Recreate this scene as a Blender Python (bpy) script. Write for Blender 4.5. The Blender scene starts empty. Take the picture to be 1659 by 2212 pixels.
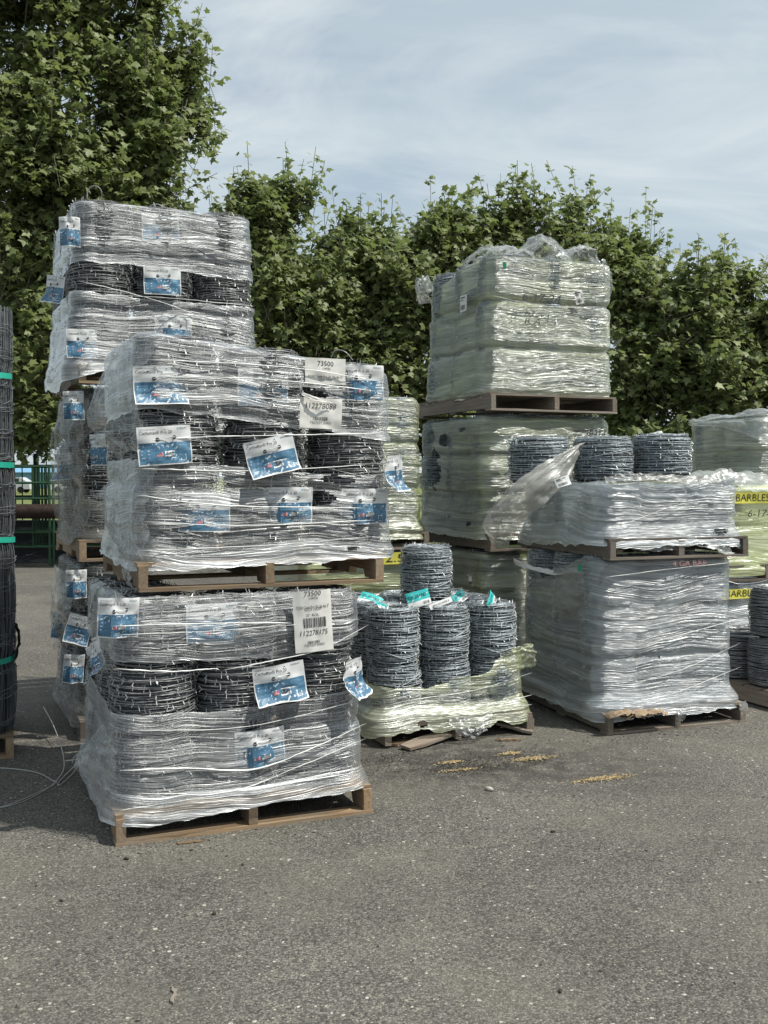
import bpy, math, random
import numpy as np
from mathutils import Vector, Matrix, Euler
PI = math.pi
random.seed(7); RNG = np.random.default_rng(7)
S = bpy.context.scene
C = S.collection

# ------------------------------------------------------------------ camera
CAM_H = 1.6; FPX = 2237.0; PITCH = math.atan(75/FPX)
cd = bpy.data.cameras.new('camera'); cam = bpy.data.objects.new('camera', cd); C.objects.link(cam)
cd.sensor_fit = 'VERTICAL'; cd.sensor_height = 36.0; cd.lens = FPX/2212*36.0
cd.clip_start = 0.05; cd.clip_end = 2000
cam.location = (0, 0, CAM_H); cam.rotation_euler = (PI/2-PITCH, 0, 0)
S.camera = cam

# ------------------------------------------------------------------ light
SUN_EL = math.radians(58); SUN_DIR = Vector((0.955, -0.297, 0)).normalized()
to_sun = Vector((SUN_DIR.x*math.cos(SUN_EL), SUN_DIR.y*math.cos(SUN_EL), math.sin(SUN_EL)))
ld = bpy.data.lights.new('sun', 'SUN'); sun = bpy.data.objects.new('sun', ld); C.objects.link(sun)
ld.energy = 4.8; ld.angle = math.radians(0.6); ld.color = (1.0, 0.965, 0.87)
sun.rotation_euler = to_sun.to_track_quat('Z', 'Y').to_euler(); sun.location = (8, -4, 14)

W = bpy.data.worlds.new("World"); S.world = W; W.use_nodes = True
nt = W.node_tree; nt.nodes.clear()
def N(nt, t, **kw):
    n = nt.nodes.new(t)
    for k, v in kw.items():
        if k.startswith('i_'): n.inputs[k[2:].replace('_', ' ')].default_value = v
        else: setattr(n, k, v)
    return n
out = N(nt, 'ShaderNodeOutputWorld'); bg = N(nt, 'ShaderNodeBackground'); bg.inputs[1].default_value = 0.108
sky = N(nt, 'ShaderNodeTexSky'); sky.sky_type = 'NISHITA'; sky.sun_disc = False
sky.sun_elevation = SUN_EL; sky.sun_rotation = math.atan2(SUN_DIR.x, SUN_DIR.y)
sky.air_density = 1.0; sky.dust_density = 1.5; sky.ozone_density = 1.5
tc = N(nt, 'ShaderNodeTexCoord')
sep = N(nt, 'ShaderNodeSeparateXYZ'); nt.links.new(tc.outputs['Generated'], sep.inputs[0])
# project the direction on a cloud plane: x/(z+.12), y/(z+.12)
zz = N(nt, 'ShaderNodeMath', operation='ADD'); nt.links.new(sep.outputs[2], zz.inputs[0]); zz.inputs[1].default_value = 0.16
zm = N(nt, 'ShaderNodeMath', operation='MAXIMUM'); nt.links.new(zz.outputs[0], zm.inputs[0]); zm.inputs[1].default_value = 0.05
dx = N(nt, 'ShaderNodeMath', operation='DIVIDE'); nt.links.new(sep.outputs[0], dx.inputs[0]); nt.links.new(zm.outputs[0], dx.inputs[1])
dy = N(nt, 'ShaderNodeMath', operation='DIVIDE'); nt.links.new(sep.outputs[1], dy.inputs[0]); nt.links.new(zm.outputs[0], dy.inputs[1])
cb = N(nt, 'ShaderNodeCombineXYZ'); nt.links.new(dx.outputs[0], cb.inputs[0]); nt.links.new(dy.outputs[0], cb.inputs[1])
mp = N(nt, 'ShaderNodeMapping'); mp.inputs['Rotation'].default_value = (0, 0, math.radians(35)); mp.inputs['Scale'].default_value = (1.0, 1.9, 1)
nt.links.new(cb.outputs[0], mp.inputs[0])
n1 = N(nt, 'ShaderNodeTexNoise', i_Scale=1.5, i_Detail=7.0, i_Roughness=0.52, i_Distortion=0.55); nt.links.new(mp.outputs[0], n1.inputs[0])
n2 = N(nt, 'ShaderNodeTexNoise', i_Scale=0.6, i_Detail=3.0); nt.links.new(cb.outputs[0], n2.inputs[0])
ad = N(nt, 'ShaderNodeMath', operation='ADD'); nt.links.new(n1.outputs[0], ad.inputs[0]); nt.links.new(n2.outputs[0], ad.inputs[1])
mr = N(nt, 'ShaderNodeMapRange'); mr.inputs[1].default_value = 0.80; mr.inputs[2].default_value = 1.22; mr.inputs[3].default_value = 0.58; mr.inputs[4].default_value = 1.0
nt.links.new(ad.outputs[0], mr.inputs[0])
mx = N(nt, 'ShaderNodeMix', data_type='RGBA'); nt.links.new(mr.outputs[0], mx.inputs[0]); nt.links.new(sky.outputs[0], mx.inputs[6])
mx.inputs[7].default_value = (4.75, 5.55, 5.95, 1)
nc = N(nt, 'ShaderNodeTexNoise', i_Scale=1.1, i_Detail=8.0, i_Roughness=0.6, i_Distortion=1.3); mp2 = N(nt, 'ShaderNodeMapping'); mp2.inputs['Rotation'].default_value = (0, 0, math.radians(-25)); mp2.inputs['Scale'].default_value = (.8, 1.6, 1); mp2.inputs['Location'].default_value = (2.3, .7, 0)
nt.links.new(cb.outputs[0], mp2.inputs[0]); nt.links.new(mp2.outputs[0], nc.inputs[0])
mrc = N(nt, 'ShaderNodeMapRange'); mrc.inputs[1].default_value = .44; mrc.inputs[2].default_value = .70; mrc.inputs[3].default_value = 0; mrc.inputs[4].default_value = .75; nt.links.new(nc.outputs[0], mrc.inputs[0])
mxc = N(nt, 'ShaderNodeMix', data_type='RGBA'); nt.links.new(mrc.outputs[0], mxc.inputs[0]); nt.links.new(mx.outputs[2], mxc.inputs[6]); mxc.inputs[7].default_value = (6.5, 6.95, 7.1, 1)
nt.links.new(mxc.outputs[2], bg.inputs[0]); nt.links.new(bg.outputs[0], out.inputs[0])

S.render.engine = 'CYCLES'
S.view_settings.view_transform = 'Standard'; S.view_settings.look = 'None'
S.view_settings.exposure = 0.20; S.view_settings.gamma = 1.0; S.view_settings.use_curve_mapping = False
S.cycles.transparent_max_bounces = 24; S.cycles.max_bounces = 6

# ------------------------------------------------------------------ helpers
def ray(px, py):
    a = (px-829.5)/FPX; b = (1106-py)/FPX; c, s = math.cos(PITCH), math.sin(PITCH)
    return Vector((a, c+b*s, -s+b*c))
def gpt(px, py, z=0.0):
    r = ray(px, py); return Vector((0, 0, CAM_H)) + r*((z-CAM_H)/r.z)
def at(px, py, Y):
    r = ray(px, py); return Vector((0, 0, CAM_H)) + r*(Y/r.y)

def hsh(i, j, s):
    h = (i*374761393 + j*668265263 + s*974634777) & 0x7fffffff
    h = ((h ^ (h >> 13))*1274126177) & 0x7fffffff
    return ((h ^ (h >> 16)) & 0xffff)/65535.0
def vn(x, y, s=0):
    x = np.asarray(x, float); y = np.asarray(y, float)
    xi = np.floor(x).astype(np.int64); yi = np.floor(y).astype(np.int64)
    fx = x-xi; fy = y-yi; fx = fx*fx*(3-2*fx); fy = fy*fy*(3-2*fy)
    a = hsh(xi, yi, s); b = hsh(xi+1, yi, s); c = hsh(xi, yi+1, s); d = hsh(xi+1, yi+1, s)
    return (a*(1-fx)+b*fx)*(1-fy) + (c*(1-fx)+d*fx)*fy
def fbm(x, y, s=0, o=3):
    r = 0; a = .5; t = 0
    for k in range(o): r = r+a*vn(x*2**k, y*2**k, s+k*17); t += a; a *= .55
    return r/t
def sstep(a, b, x):
    t = np.clip((x-a)/(b-a), 0, 1); return t*t*(3-2*t)

def mkmesh(name, v, f, mats=(), mi=None, uv=None, attrs=None, smooth=True):
    """v (n,3); f (m,k) int array or list of such arrays"""
    me = bpy.data.meshes.new(name)
    fl = f if isinstance(f, list) else [f]
    fl = [np.asarray(a, np.int32) for a in fl if len(a)]
    v = np.asarray(v, np.float32)
    idx = np.concatenate([a.ravel() for a in fl]); tot = np.concatenate([np.full(len(a), a.shape[1], np.int32) for a in fl])
    st = np.concatenate([[0], np.cumsum(tot)[:-1]]).astype(np.int32)
    me.vertices.add(len(v)); me.vertices.foreach_set('co', v.ravel())
    me.loops.add(len(idx)); me.loops.foreach_set('vertex_index', idx)
    me.polygons.add(len(tot)); me.polygons.foreach_set('loop_start', st); me.polygons.foreach_set('loop_total', tot)
    if mi is not None: me.polygons.foreach_set('material_index', np.asarray(mi, np.int32))
    me.polygons.foreach_set('use_smooth', np.full(len(tot), smooth))
    if uv is not None:
        l = me.uv_layers.new(name='UVMap'); l.data.foreach_set('uv', np.asarray(uv, np.float32)[idx].ravel())
    if attrs:
        for k, a in attrs.items():
            at_ = me.attributes.new(k, 'FLOAT', 'POINT'); at_.data.foreach_set('value', np.asarray(a, np.float32))
    me.update(calc_edges=True)
    me.validate()
    for m in (mats if isinstance(mats, (list, tuple)) else [mats]): me.materials.append(m)
    return me
def obj(name, me, parent=None, loc=None, rot=None, kind=None):
    o = bpy.data.objects.new(name, me); C.objects.link(o)
    if loc is not None: o.location = loc
    if rot is not None: o.rotation_euler = rot
    if parent is not None: o.parent = parent
    if kind: o['kind'] = kind
    return o
def tag(o, label=None, cat=None, group=None, kind=None):
    if label: o['label'] = label
    if cat: o['category'] = cat
    if group: o['group'] = group
    if kind: o['kind'] = kind
    return o
def joinv(parts):
    """parts: list of (v, f[m,k]) -> v, list of f"""
    vs = []; fs = {}; off = 0
    for v, f in parts:
        vs.append(v); f = np.asarray(f); fs.setdefault(f.shape[1], []).append(f+off); off += len(v)
    return np.concatenate(vs), [np.concatenate(a) for a in fs.values()]
def box(x0, x1, y0, y1, z0, z1):
    v = np.array([(x, y, z) for x in (x0, x1) for y in (y0, y1) for z in (z0, z1)], float)
    f = np.array([(0, 1, 3, 2), (4, 6, 7, 5), (0, 4, 5, 1), (2, 3, 7, 6), (0, 2, 6, 4), (1, 5, 7, 3)])
    return v, f
def tube(P, r, sides=6, closed=False, cap=True):
    P = np.asarray(P, float); n = len(P)
    T = np.gradient(P, axis=0) if not closed else (np.roll(P, -1, 0)-np.roll(P, 1, 0))
    T /= np.linalg.norm(T, axis=1)[:, None]+1e-12
    up = np.array([0, 0, 1.0]) if abs(T[:, 2]).mean() < .8 else np.array([1.0, 0, 0])
    A = np.cross(T, up); A /= np.linalg.norm(A, axis=1)[:, None]+1e-12
    B = np.cross(A, T)
    r = np.broadcast_to(np.asarray(r, float), (n,))
    a = np.arange(sides)*2*PI/sides
    v = P[:, None, :] + r[:, None, None]*(np.cos(a)[None, :, None]*A[:, None, :]+np.sin(a)[None, :, None]*B[:, None, :])
    m = n if closed else n-1
    i = np.arange(m)[:, None]; j = np.arange(sides)[None, :]; i2 = (i+1) % n; j2 = (j+1) % sides
    f = np.stack([i*sides+j, i*sides+j2, i2*sides+j2, i2*sides+j], -1).reshape(-1, 4)
    v = v.reshape(-1, 3)
    return v, f
def segs(P0, P1, r, sides=3):
    """many straight little rods at once"""
    P0 = np.asarray(P0, float); P1 = np.asarray(P1, float); n = len(P0)
    T = P1-P0; T /= np.linalg.norm(T, axis=1)[:, None]+1e-12
    up = np.where((np.abs(T[:, 2]) < .8)[:, None], np.array([[0, 0, 1.0]]), np.array([[1.0, 0, 0]]))
    A = np.cross(T, up); A /= np.linalg.norm(A, axis=1)[:, None]+1e-12; B = np.cross(A, T)
    r = np.broadcast_to(np.asarray(r, float), (n,))
    a = np.arange(sides)*2*PI/sides
    ring = r[:, None, None]*(np.cos(a)[None, :, None]*A[:, None, :]+np.sin(a)[None, :, None]*B[:, None, :])
    v = np.concatenate([P0[:, None]+ring, P1[:, None]+ring*.8], 1).reshape(-1, 3)
    i = np.arange(n)[:, None]*2*sides; j = np.arange(sides)[None, :]; j2 = (j+1) % sides
    f = np.stack([i+j, i+j2, i+sides+j2, i+sides+j], -1).reshape(-1, 4)
    return v, f
def catmull(pts, n=12):
    P = [np.array(p, float) for p in pts]; P = [2*P[0]-P[1]]+P+[2*P[-1]-P[-2]]; o = []
    for i in range(1, len(P)-2):
        for k in range(n):
            t = k/n; a, b, c, d = P[i-1:i+3]
            o.append(.5*((2*b)+(-a+c)*t+(2*a-5*b+4*c-d)*t*t+(-a+3*b-3*c+d)*t**3))
    o.append(P[-2]); return np.array(o)
def grid_faces(nu, nv, wrap=False):
    m = nu if wrap else nu-1
    i = np.arange(m)[:, None]; j = np.arange(nv-1)[None, :]; i2 = (i+1) % nu
    return np.stack([i*nv+j, i2*nv+j, i2*nv+j+1, i*nv+j+1], -1).reshape(-1, 4)

# ------------------------------------------------------------------ materials
def newmat(name):
    m = bpy.data.materials.new(name); m.use_nodes = True; t = m.node_tree; t.nodes.clear()
    o = N(t, 'ShaderNodeOutputMaterial'); return m, t, o
def link(t, a, b): t.links.new(a, b)
def noise(t, vec, scale, detail=3, rough=.5, dist=0.0):
    n = N(t, 'ShaderNodeTexNoise', i_Scale=scale, i_Detail=float(detail), i_Roughness=rough, i_Distortion=dist)
    if vec is not None: link(t, vec, n.inputs[0])
    return n.outputs[0]
def mapping(t, vec, scale=(1, 1, 1), loc=(0, 0, 0), rot=(0, 0, 0)):
    m = N(t, 'ShaderNodeMapping'); m.inputs['Scale'].default_value = scale; m.inputs['Location'].default_value = loc; m.inputs['Rotation'].default_value = rot
    link(t, vec, m.inputs[0]); return m.outputs[0]
def mrange(t, v, a, b, c=0.0, d=1.0):
    m = N(t, 'ShaderNodeMapRange'); link(t, v, m.inputs[0])
    for i, x in enumerate((a, b, c, d)): m.inputs[i+1].default_value = x
    return m.outputs[0]
def math_(t, op, a, b=None):
    m = N(t, 'ShaderNodeMath', operation=op)
    for i, x in enumerate((a, b)):
        if x is None: continue
        if isinstance(x, (int, float)): m.inputs[i].default_value = x
        else: link(t, x, m.inputs[i])
    return m.outputs[0]
def mixc(t, fac, a, b, blend='MIX'):
    m = N(t, 'ShaderNodeMix', data_type='RGBA', blend_type=blend)
    if isinstance(fac, (int, float)): m.inputs[0].default_value = fac
    else: link(t, fac, m.inputs[0])
    for i, x in ((6, a), (7, b)):
        if isinstance(x, tuple): m.inputs[i].default_value = (*x[:3], 1)
        else: link(t, x, m.inputs[i])
    return m.outputs[2]
def bsdf(t, col, rough=.5, metal=0.0, spec=.5, bump=None, bstr=.5, bdist=.01):
    b = N(t, 'ShaderNodeBsdfPrincipled')
    for k, x in (('Base Color', col), ('Roughness', rough), ('Metallic', metal), ('Specular IOR Level', spec)):
        if isinstance(x, tuple): b.inputs[k].default_value = (*x[:3], 1)
        elif isinstance(x, (int, float)): b.inputs[k].default_value = x
        else: link(t, x, b.inputs[k])
    if bump is not None:
        bp = N(t, 'ShaderNodeBump'); bp.inputs['Strength'].default_value = bstr; bp.inputs['Distance'].default_value = bdist
        link(t, bump, bp.inputs['Height']); link(t, bp.outputs[0], b.inputs['Normal'])
    return b
def flat(name, col, rough=.5, metal=0.0, spec=.5, var=.0, scale=8.0):
    m, t, o = newmat(name); tc = N(t, 'ShaderNodeTexCoord')
    if var:
        n = noise(t, tc.outputs['Object'], scale, 4)
        c = mixc(t, mrange(t, n, .3, .7), tuple(x*(1-var) for x in col), tuple(min(1, x*(1+var)) for x in col))
        b = bsdf(t, c, rough, metal, spec, n, .3, .004)
    else: b = bsdf(t, col, rough, metal, spec)
    link(t, b.outputs[0], o.inputs[0]); return m

def wood_mat(name, light, dark, grey):
    m, t, o = newmat(name); tc = N(t, 'ShaderNodeTexCoord'); oi = N(t, 'ShaderNodeObjectInfo')
    off = N(t, 'ShaderNodeVectorMath', operation='ADD'); link(t, tc.outputs['Object'], off.inputs[0])
    cv = N(t, 'ShaderNodeCombineXYZ'); r10 = math_(t, 'MULTIPLY', oi.outputs['Random'], 37.0)
    for i in range(3): link(t, r10, cv.inputs[i])
    link(t, cv.outputs[0], off.inputs[1]); v = off.outputs[0]
    g = noise(t, mapping(t, v, (1.4, 30, 30)), 1.6, 4, .6, .6)
    g2 = noise(t, mapping(t, v, (4, 160, 160)), 1.0, 3)
    st = noise(t, v, 5, 4, .6)
    c = mixc(t, mrange(t, g, .35, .65), dark, light)
    c = mixc(t, mrange(t, g2, .3, .75, 0, .4), c, tuple(x*.45 for x in dark))
    c = mixc(t, mrange(t, st, .38, .70, 0, .85), c, grey)
    hv = N(t, 'ShaderNodeHueSaturation'); link(t, c, hv.inputs['Color']); link(t, mrange(t, oi.outputs['Random'], 0, 1, .65, 1.25), hv.inputs['Value'])
    kn = N(t, 'ShaderNodeTexVoronoi'); kn.inputs['Scale'].default_value = 3.3; link(t, mapping(t, v, (1, 2.2, 2.2)), kn.inputs[0])
    c2 = mixc(t, mrange(t, kn.outputs['Distance'], .03, .09, .75, 0), hv.outputs[0], tuple(x*.3 for x in dark))
    h = math_(t, 'ADD', g, math_(t, 'MULTIPLY', g2, .7))
    b = bsdf(t, c2, .8, 0, .25, h, .5, .004); link(t, b.outputs[0], o.inputs[0]); return m
M = {}
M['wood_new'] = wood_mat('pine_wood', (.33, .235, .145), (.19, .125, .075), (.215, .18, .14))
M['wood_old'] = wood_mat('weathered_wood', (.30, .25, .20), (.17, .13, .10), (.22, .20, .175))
M['wood_dark'] = wood_mat('dark_wood', (.20, .165, .135), (.115, .09, .072), (.16, .145, .13))  # darker grey-brown wood tone

def wire_mat(name, col, dark, rough=.42, tw=900):
    m, t, o = newmat(name); tc = N(t, 'ShaderNodeTexCoord'); uv = N(t, 'ShaderNodeUVMap')
    n = noise(t, tc.outputs['Object'], 14, 4, .6)
    c = mixc(t, mrange(t, n, .35, .7), dark, col)
    w = N(t, 'ShaderNodeTexWave'); w.wave_type = 'BANDS'; w.bands_direction = 'DIAGONAL'
    w.inputs['Scale'].default_value = 1.0; link(t, mapping(t, uv.outputs[0], (tw*.02, 1, 1)), w.inputs[0])
    c = mixc(t, mrange(t, w.outputs['Fac'], .1, .7, .22, 0), c, tuple(x*.35 for x in dark))
    b = bsdf(t, c, rough, .35, .5, w.outputs['Fac'], .25, .002); link(t, b.outputs[0], o.inputs[0]); return m
M['wire_a'] = wire_mat('dark_galvanised_wire', (.44, .445, .45), (.17, .175, .18), .40)
M['barb'] = flat('bright_barb_wire', (.42, .43, .43), .48, .4, .5)
M['wire_b'] = wire_mat('grey_galvanised_wire', (.56, .62, .66), (.34, .385, .42), .5)
M['wire_s'] = wire_mat('smooth_wire', (.44, .46, .48), (.2, .215, .23), .33)
M['fence_wire'] = flat('fence_wire', (.17, .185, .20), .45, .3, .5, .3)
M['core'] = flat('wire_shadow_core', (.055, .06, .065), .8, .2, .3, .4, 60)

def film_mat(name, tint, a0, a1, strk=(1.1, 46), fine=(3.5, 190), rough=.24, tint2=None, tlo=0.0, thi=1.0, mottl=.25, bstr=.75, gloss=1.6, pw=2.4):
    m, t, o = newmat(name); uv = N(t, 'ShaderNodeUVMap'); v = uv.outputs[0]
    at_ = N(t, 'ShaderNodeAttribute', attribute_name='dens'); dens = at_.outputs['Fac']
    # a slow wobble makes the streaks wander
    wob = noise(t, mapping(t, v, (1.3, 1.3, 1)), 1.0, 2)
    sp = N(t, 'ShaderNodeSeparateXYZ'); link(t, v, sp.inputs[0])
    yy = math_(t, 'ADD', sp.outputs[1], math_(t, 'MULTIPLY', wob, .22))
    cv = N(t, 'ShaderNodeCombineXYZ'); link(t, sp.outputs[0], cv.inputs[0]); link(t, yy, cv.inputs[1]); v2 = cv.outputs[0]
    s1 = noise(t, mapping(t, v2, (*strk, 1)), 1.0, 4, .6)
    s2 = noise(t, mapping(t, v2, (*fine, 1)), 1.0, 3, .6)
    s3 = noise(t, mapping(t, v2, (.4, 15, 1)), 1.0, 3, .6)
    pt = noise(t, mapping(t, v, (2.2, 3.5, 1)), 1.0, 3, .6)
    a = mrange(t, s1, .36, .66); b_ = mrange(t, s2, .4, .68); c_ = mrange(t, s3, .35, .65); p_ = mrange(t, pt, .3, .7)
    st = math_(t, 'ADD', math_(t, 'MULTIPLY', a, .26), math_(t, 'ADD', math_(t, 'MULTIPLY', b_, .18), math_(t, 'MULTIPLY', c_, .56)))
    al = math_(t, 'ADD', a0, math_(t, 'MULTIPLY', math_(t, 'POWER', st, pw), a1))
    al = math_(t, 'ADD', al, math_(t, 'MULTIPLY', p_, mottl))
    al = math_(t, 'ADD', al, math_(t, 'MULTIPLY', dens, .45)); 
    cl = N(t, 'ShaderNodeClamp'); link(t, al, cl.inputs[0]); cl.inputs[1].default_value = .04; cl.inputs[2].default_value = .985
    col = tint
    if tint2: col = mixc(t, mrange(t, noise(t, mapping(t, v, (.9, 2.6, 1)), 1.0, 3, .6), .35, .68, tlo, thi), tint, tint2)
    h = math_(t, 'ADD', math_(t, 'MULTIPLY', s1, 1.0), math_(t, 'ADD', math_(t, 'MULTIPLY', s2, .35), math_(t, 'MULTIPLY', noise(t, mapping(t, v, (12, 30, 1)), 1.0, 3, .6), .10)))
    df = N(t, 'ShaderNodeBsdfDiffuse'); tl = N(t, 'ShaderNodeBsdfTranslucent'); gl = N(t, 'ShaderNodeBsdfGlossy')
    for n_ in (df, tl):
        if isinstance(col, tuple): n_.inputs[0].default_value = (*col, 1)
        else: link(t, col, n_.inputs[0])
    bp = N(t, 'ShaderNodeBump'); bp.inputs['Strength'].default_value = bstr; bp.inputs['Distance'].default_value = .02; link(t, h, bp.inputs['Height'])
    link(t, bp.outputs[0], df.inputs['Normal']); link(t, bp.outputs[0], gl.inputs['Normal']); gl.inputs['Roughness'].default_value = rough
    gl.inputs['Color'].default_value = (.95, .97, 1, 1)
    mm = N(t, 'ShaderNodeMixShader'); mm.inputs[0].default_value = .33; link(t, df.outputs[0], mm.inputs[1]); link(t, tl.outputs[0], mm.inputs[2])
    tr = N(t, 'ShaderNodeBsdfTransparent'); ms = N(t, 'ShaderNodeMixShader')
    link(t, cl.outputs[0], ms.inputs[0]); link(t, tr.outputs[0], ms.inputs[1]); link(t, mm.outputs[0], ms.inputs[2])
    gm = N(t, 'ShaderNodeNewGeometry'); dt = N(t, 'ShaderNodeVectorMath', operation='DOT_PRODUCT'); link(t, bp.outputs[0], dt.inputs[0]); link(t, gm.outputs['Incoming'], dt.inputs[1])
    fz_ = math_(t, 'POWER', math_(t, 'SUBTRACT', 1.0, math_(t, 'MINIMUM', math_(t, 'ABSOLUTE', dt.outputs['Value']), 1.0)), 4.0)
    fre = math_(t, 'ADD', .045, math_(t, 'MULTIPLY', fz_, .38))
    gf = math_(t, 'MULTIPLY', math_(t, 'ADD', fre, math_(t, 'MULTIPLY', cl.outputs[0], .20)), gloss)
    mg = N(t, 'ShaderNodeMixShader'); link(t, gf, mg.inputs[0]); link(t, ms.outputs[0], mg.inputs[1]); link(t, gl.outputs[0], mg.inputs[2])
    link(t, mg.outputs[0], o.inputs[0]); return m
M['film_clear'] = film_mat('clear_stretch_film', (.50, .52, .53), -.06, .98, strk=(.3, 90), fine=(.7, 260), mottl=.05, rough=.34, bstr=.62, gloss=2.1, pw=3.0)
M['film_shade'] = film_mat('clear_shade_toned_film', (.30, .30, .275), .04, .55, strk=(.5, 60), fine=(1, 200), mottl=.16, rough=.4, gloss=.3, bstr=.5, pw=3)  # clear film tinted darker, stands in for shade on the left faces
M['film_grey'] = film_mat('milky_stretch_film', (.58, .615, .63), .12, 1.0, strk=(.5, 95), fine=(1.0, 260), mottl=.14, tint2=(.42, .48, .52), rough=.33, bstr=.7, gloss=1.6, pw=2.6)
M['film_yellow'] = film_mat('yellowed_stretch_film', (.64, .67, .50), .08, 1.1, strk=(.6, 60), fine=(1.2, 200), mottl=.16, tint2=(.52, .57, .18), tlo=.05, thi=1, rough=.30, bstr=.8, gloss=1.2)
M['film_green'] = film_mat('green_tinted_film', (.58, .62, .50), .16, 1.0, strk=(.6, 80), fine=(1.2, 240), mottl=.16, tint2=(.47, .53, .19), tlo=.1, thi=1, rough=.28, bstr=.85, gloss=1.3)
M['film_lime'] = film_mat('lime_stretch_film', (.62, .68, .24), .50, .7, strk=(.8, 40), fine=(1.2, 200), mottl=.1, tint2=(.66, .72, .40), rough=.3, bstr=.6, gloss=1.1)
M['film_bag'] = film_mat('loose_clear_film', (.56, .58, .56), .0, .30, strk=(5, 16), fine=(18, 50), mottl=.13, rough=.3, bstr=.3, gloss=.9)
M['film_dull'] = film_mat('loose_dull_film', (.34, .33, .29), .08, .40, strk=(4, 24), fine=(9, 80), mottl=.20, rough=.4, bstr=.4, gloss=.5)
M['strand'] = flat('twisted_film_strand', (.74, .75, .74), .3, 0, .6, .1)
M['card'] = flat('white_tag_card', (.60, .61, .62), .5, 0, .4, .06, 20)
M['paper'] = flat('white_paper', (.62, .61, .585), .6, 0, .3, .05, 15)
M['blue'] = flat('blue_print', (.065, .155, .25), .4, 0, .4, .12, 15)
M['blue_l'] = flat('light_blue_print', (.22, .40, .56), .4)
M['ink'] = flat('black_ink', (.03, .03, .035), .5)
M['white'] = flat('white_print', (.78, .79, .8), .5)
M['red'] = flat('red_print', (.5, .06, .06), .5)
M['pinkred'] = flat('faded_red_print', (.42, .22, .22), .5)
M['teal'] = flat('teal_print', (.03, .42, .42), .45, 0, .4, .1)
M['strap'] = flat('teal_plastic_strap', (.02, .36, .26), .35, 0, .5, .1)
M['yellow'] = flat('yellow_tape', (.62, .58, .10), .4, 0, .4, .1)
M['green_clip'] = flat('green_plastic', (.01, .25, .12), .4)

def asphalt():
    m, t, o = newmat('asphalt'); g = N(t, 'ShaderNodeNewGeometry'); P = g.outputs['Position']
    def vor(sc, feat='F1'):
        v = N(t, 'ShaderNodeTexVoronoi'); v.feature = feat; v.inputs['Scale'].default_value = sc; link(t, P, v.inputs[0]); return v
    v1 = vor(135); v2 = vor(58)
    big = noise(t, P, .55, 5, .6); med = noise(t, P, 4.0, 5, .65)
    sx = N(t, 'ShaderNodeSeparateColor'); link(t, v1.outputs['Color'], sx.inputs[0])
    base = mixc(t, sx.outputs[0], (.048, .046, .041), (.198, .190, .167))
    base = mixc(t, mrange(t, sx.outputs[1], .80, .97, 0, .85), base, (.27, .24, .20))
    base = mixc(t, mrange(t, sx.outputs[2], .0, .12, .8, 0), base, (.03, .028, .028))
    edge = mrange(t, v1.outputs['Distance'], .35, .75, 0, .65)
    base = mixc(t, edge, base, (.052, .048, .045))
    # bigger pale chips, few
    s2 = N(t, 'ShaderNodeSeparateColor'); link(t, v2.outputs['Color'], s2.inputs[0])
    rad = mrange(t, s2.outputs[1], 0, 1, .12, .46)
    chip = math_(t, 'MULTIPLY', math_(t, 'GREATER_THAN', s2.outputs[0], .93), math_(t, 'LESS_THAN', v2.outputs['Distance'], rad))
    base = mixc(t, math_(t, 'MULTIPLY', chip, .85), base, mixc(t, s2.outputs[2], (.24, .22, .18), (.50, .48, .42)))
    v3 = vor(90); s3 = N(t, 'ShaderNodeSeparateColor'); link(t, v3.outputs['Color'], s3.inputs[0])
    chip3 = math_(t, 'MULTIPLY', math_(t, 'GREATER_THAN', s3.outputs[0], .86), math_(t, 'LESS_THAN', v3.outputs['Distance'], .33))
    base = mixc(t, math_(t, 'MULTIPLY', chip3, .55), base, mixc(t, s3.outputs[2], (.03, .03, .03), (.36, .33, .28)))
    hs = N(t, 'ShaderNodeHueSaturation'); link(t, base, hs.inputs['Color'])
    mm = math_(t, 'MULTIPLY', mrange(t, big, .3, .7, .74, 1.22), mrange(t, med, .25, .75, .88, 1.12)); link(t, mm, hs.inputs['Value'])
    # brown dust
    dust = mrange(t, noise(t, P, .9, 6, .6), .46, .72, 0, .45)
    c = mixc(t, dust, hs.outputs[0], (.176, .162, .132))
    # damp dark dirt around the broken pallet
    cx = gpt(1060, 1650); vm = N(t, 'ShaderNodeVectorMath', operation='SUBTRACT'); link(t, P, vm.inputs[0]); vm.inputs[1].default_value = cx
    ln = N(t, 'ShaderNodeVectorMath', operation='LENGTH'); link(t, mapping(t, vm.outputs[0], (.55, 1.0, 1)), ln.inputs[0])
    area = mrange(t, ln.outputs['Value'], .05, .75, 1, 0)
    dk = math_(t, 'MULTIPLY', area, mrange(t, noise(t, P, 7, 6, .7), .40, .60, 0, 1.25))
    c = mixc(t, math_(t, 'MINIMUM', dk, .8), c, (.045, .042, .038))
    h = math_(t, 'ADD', math_(t, 'MULTIPLY', v1.outputs['Distance'], -1.0), math_(t, 'MULTIPLY', noise(t, P, 260, 3), .6))
    b = bsdf(t, c, .85, 0, .25, h, .55, .006); link(t, b.outputs[0], o.inputs[0]); return m
M['asphalt'] = asphalt()

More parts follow.
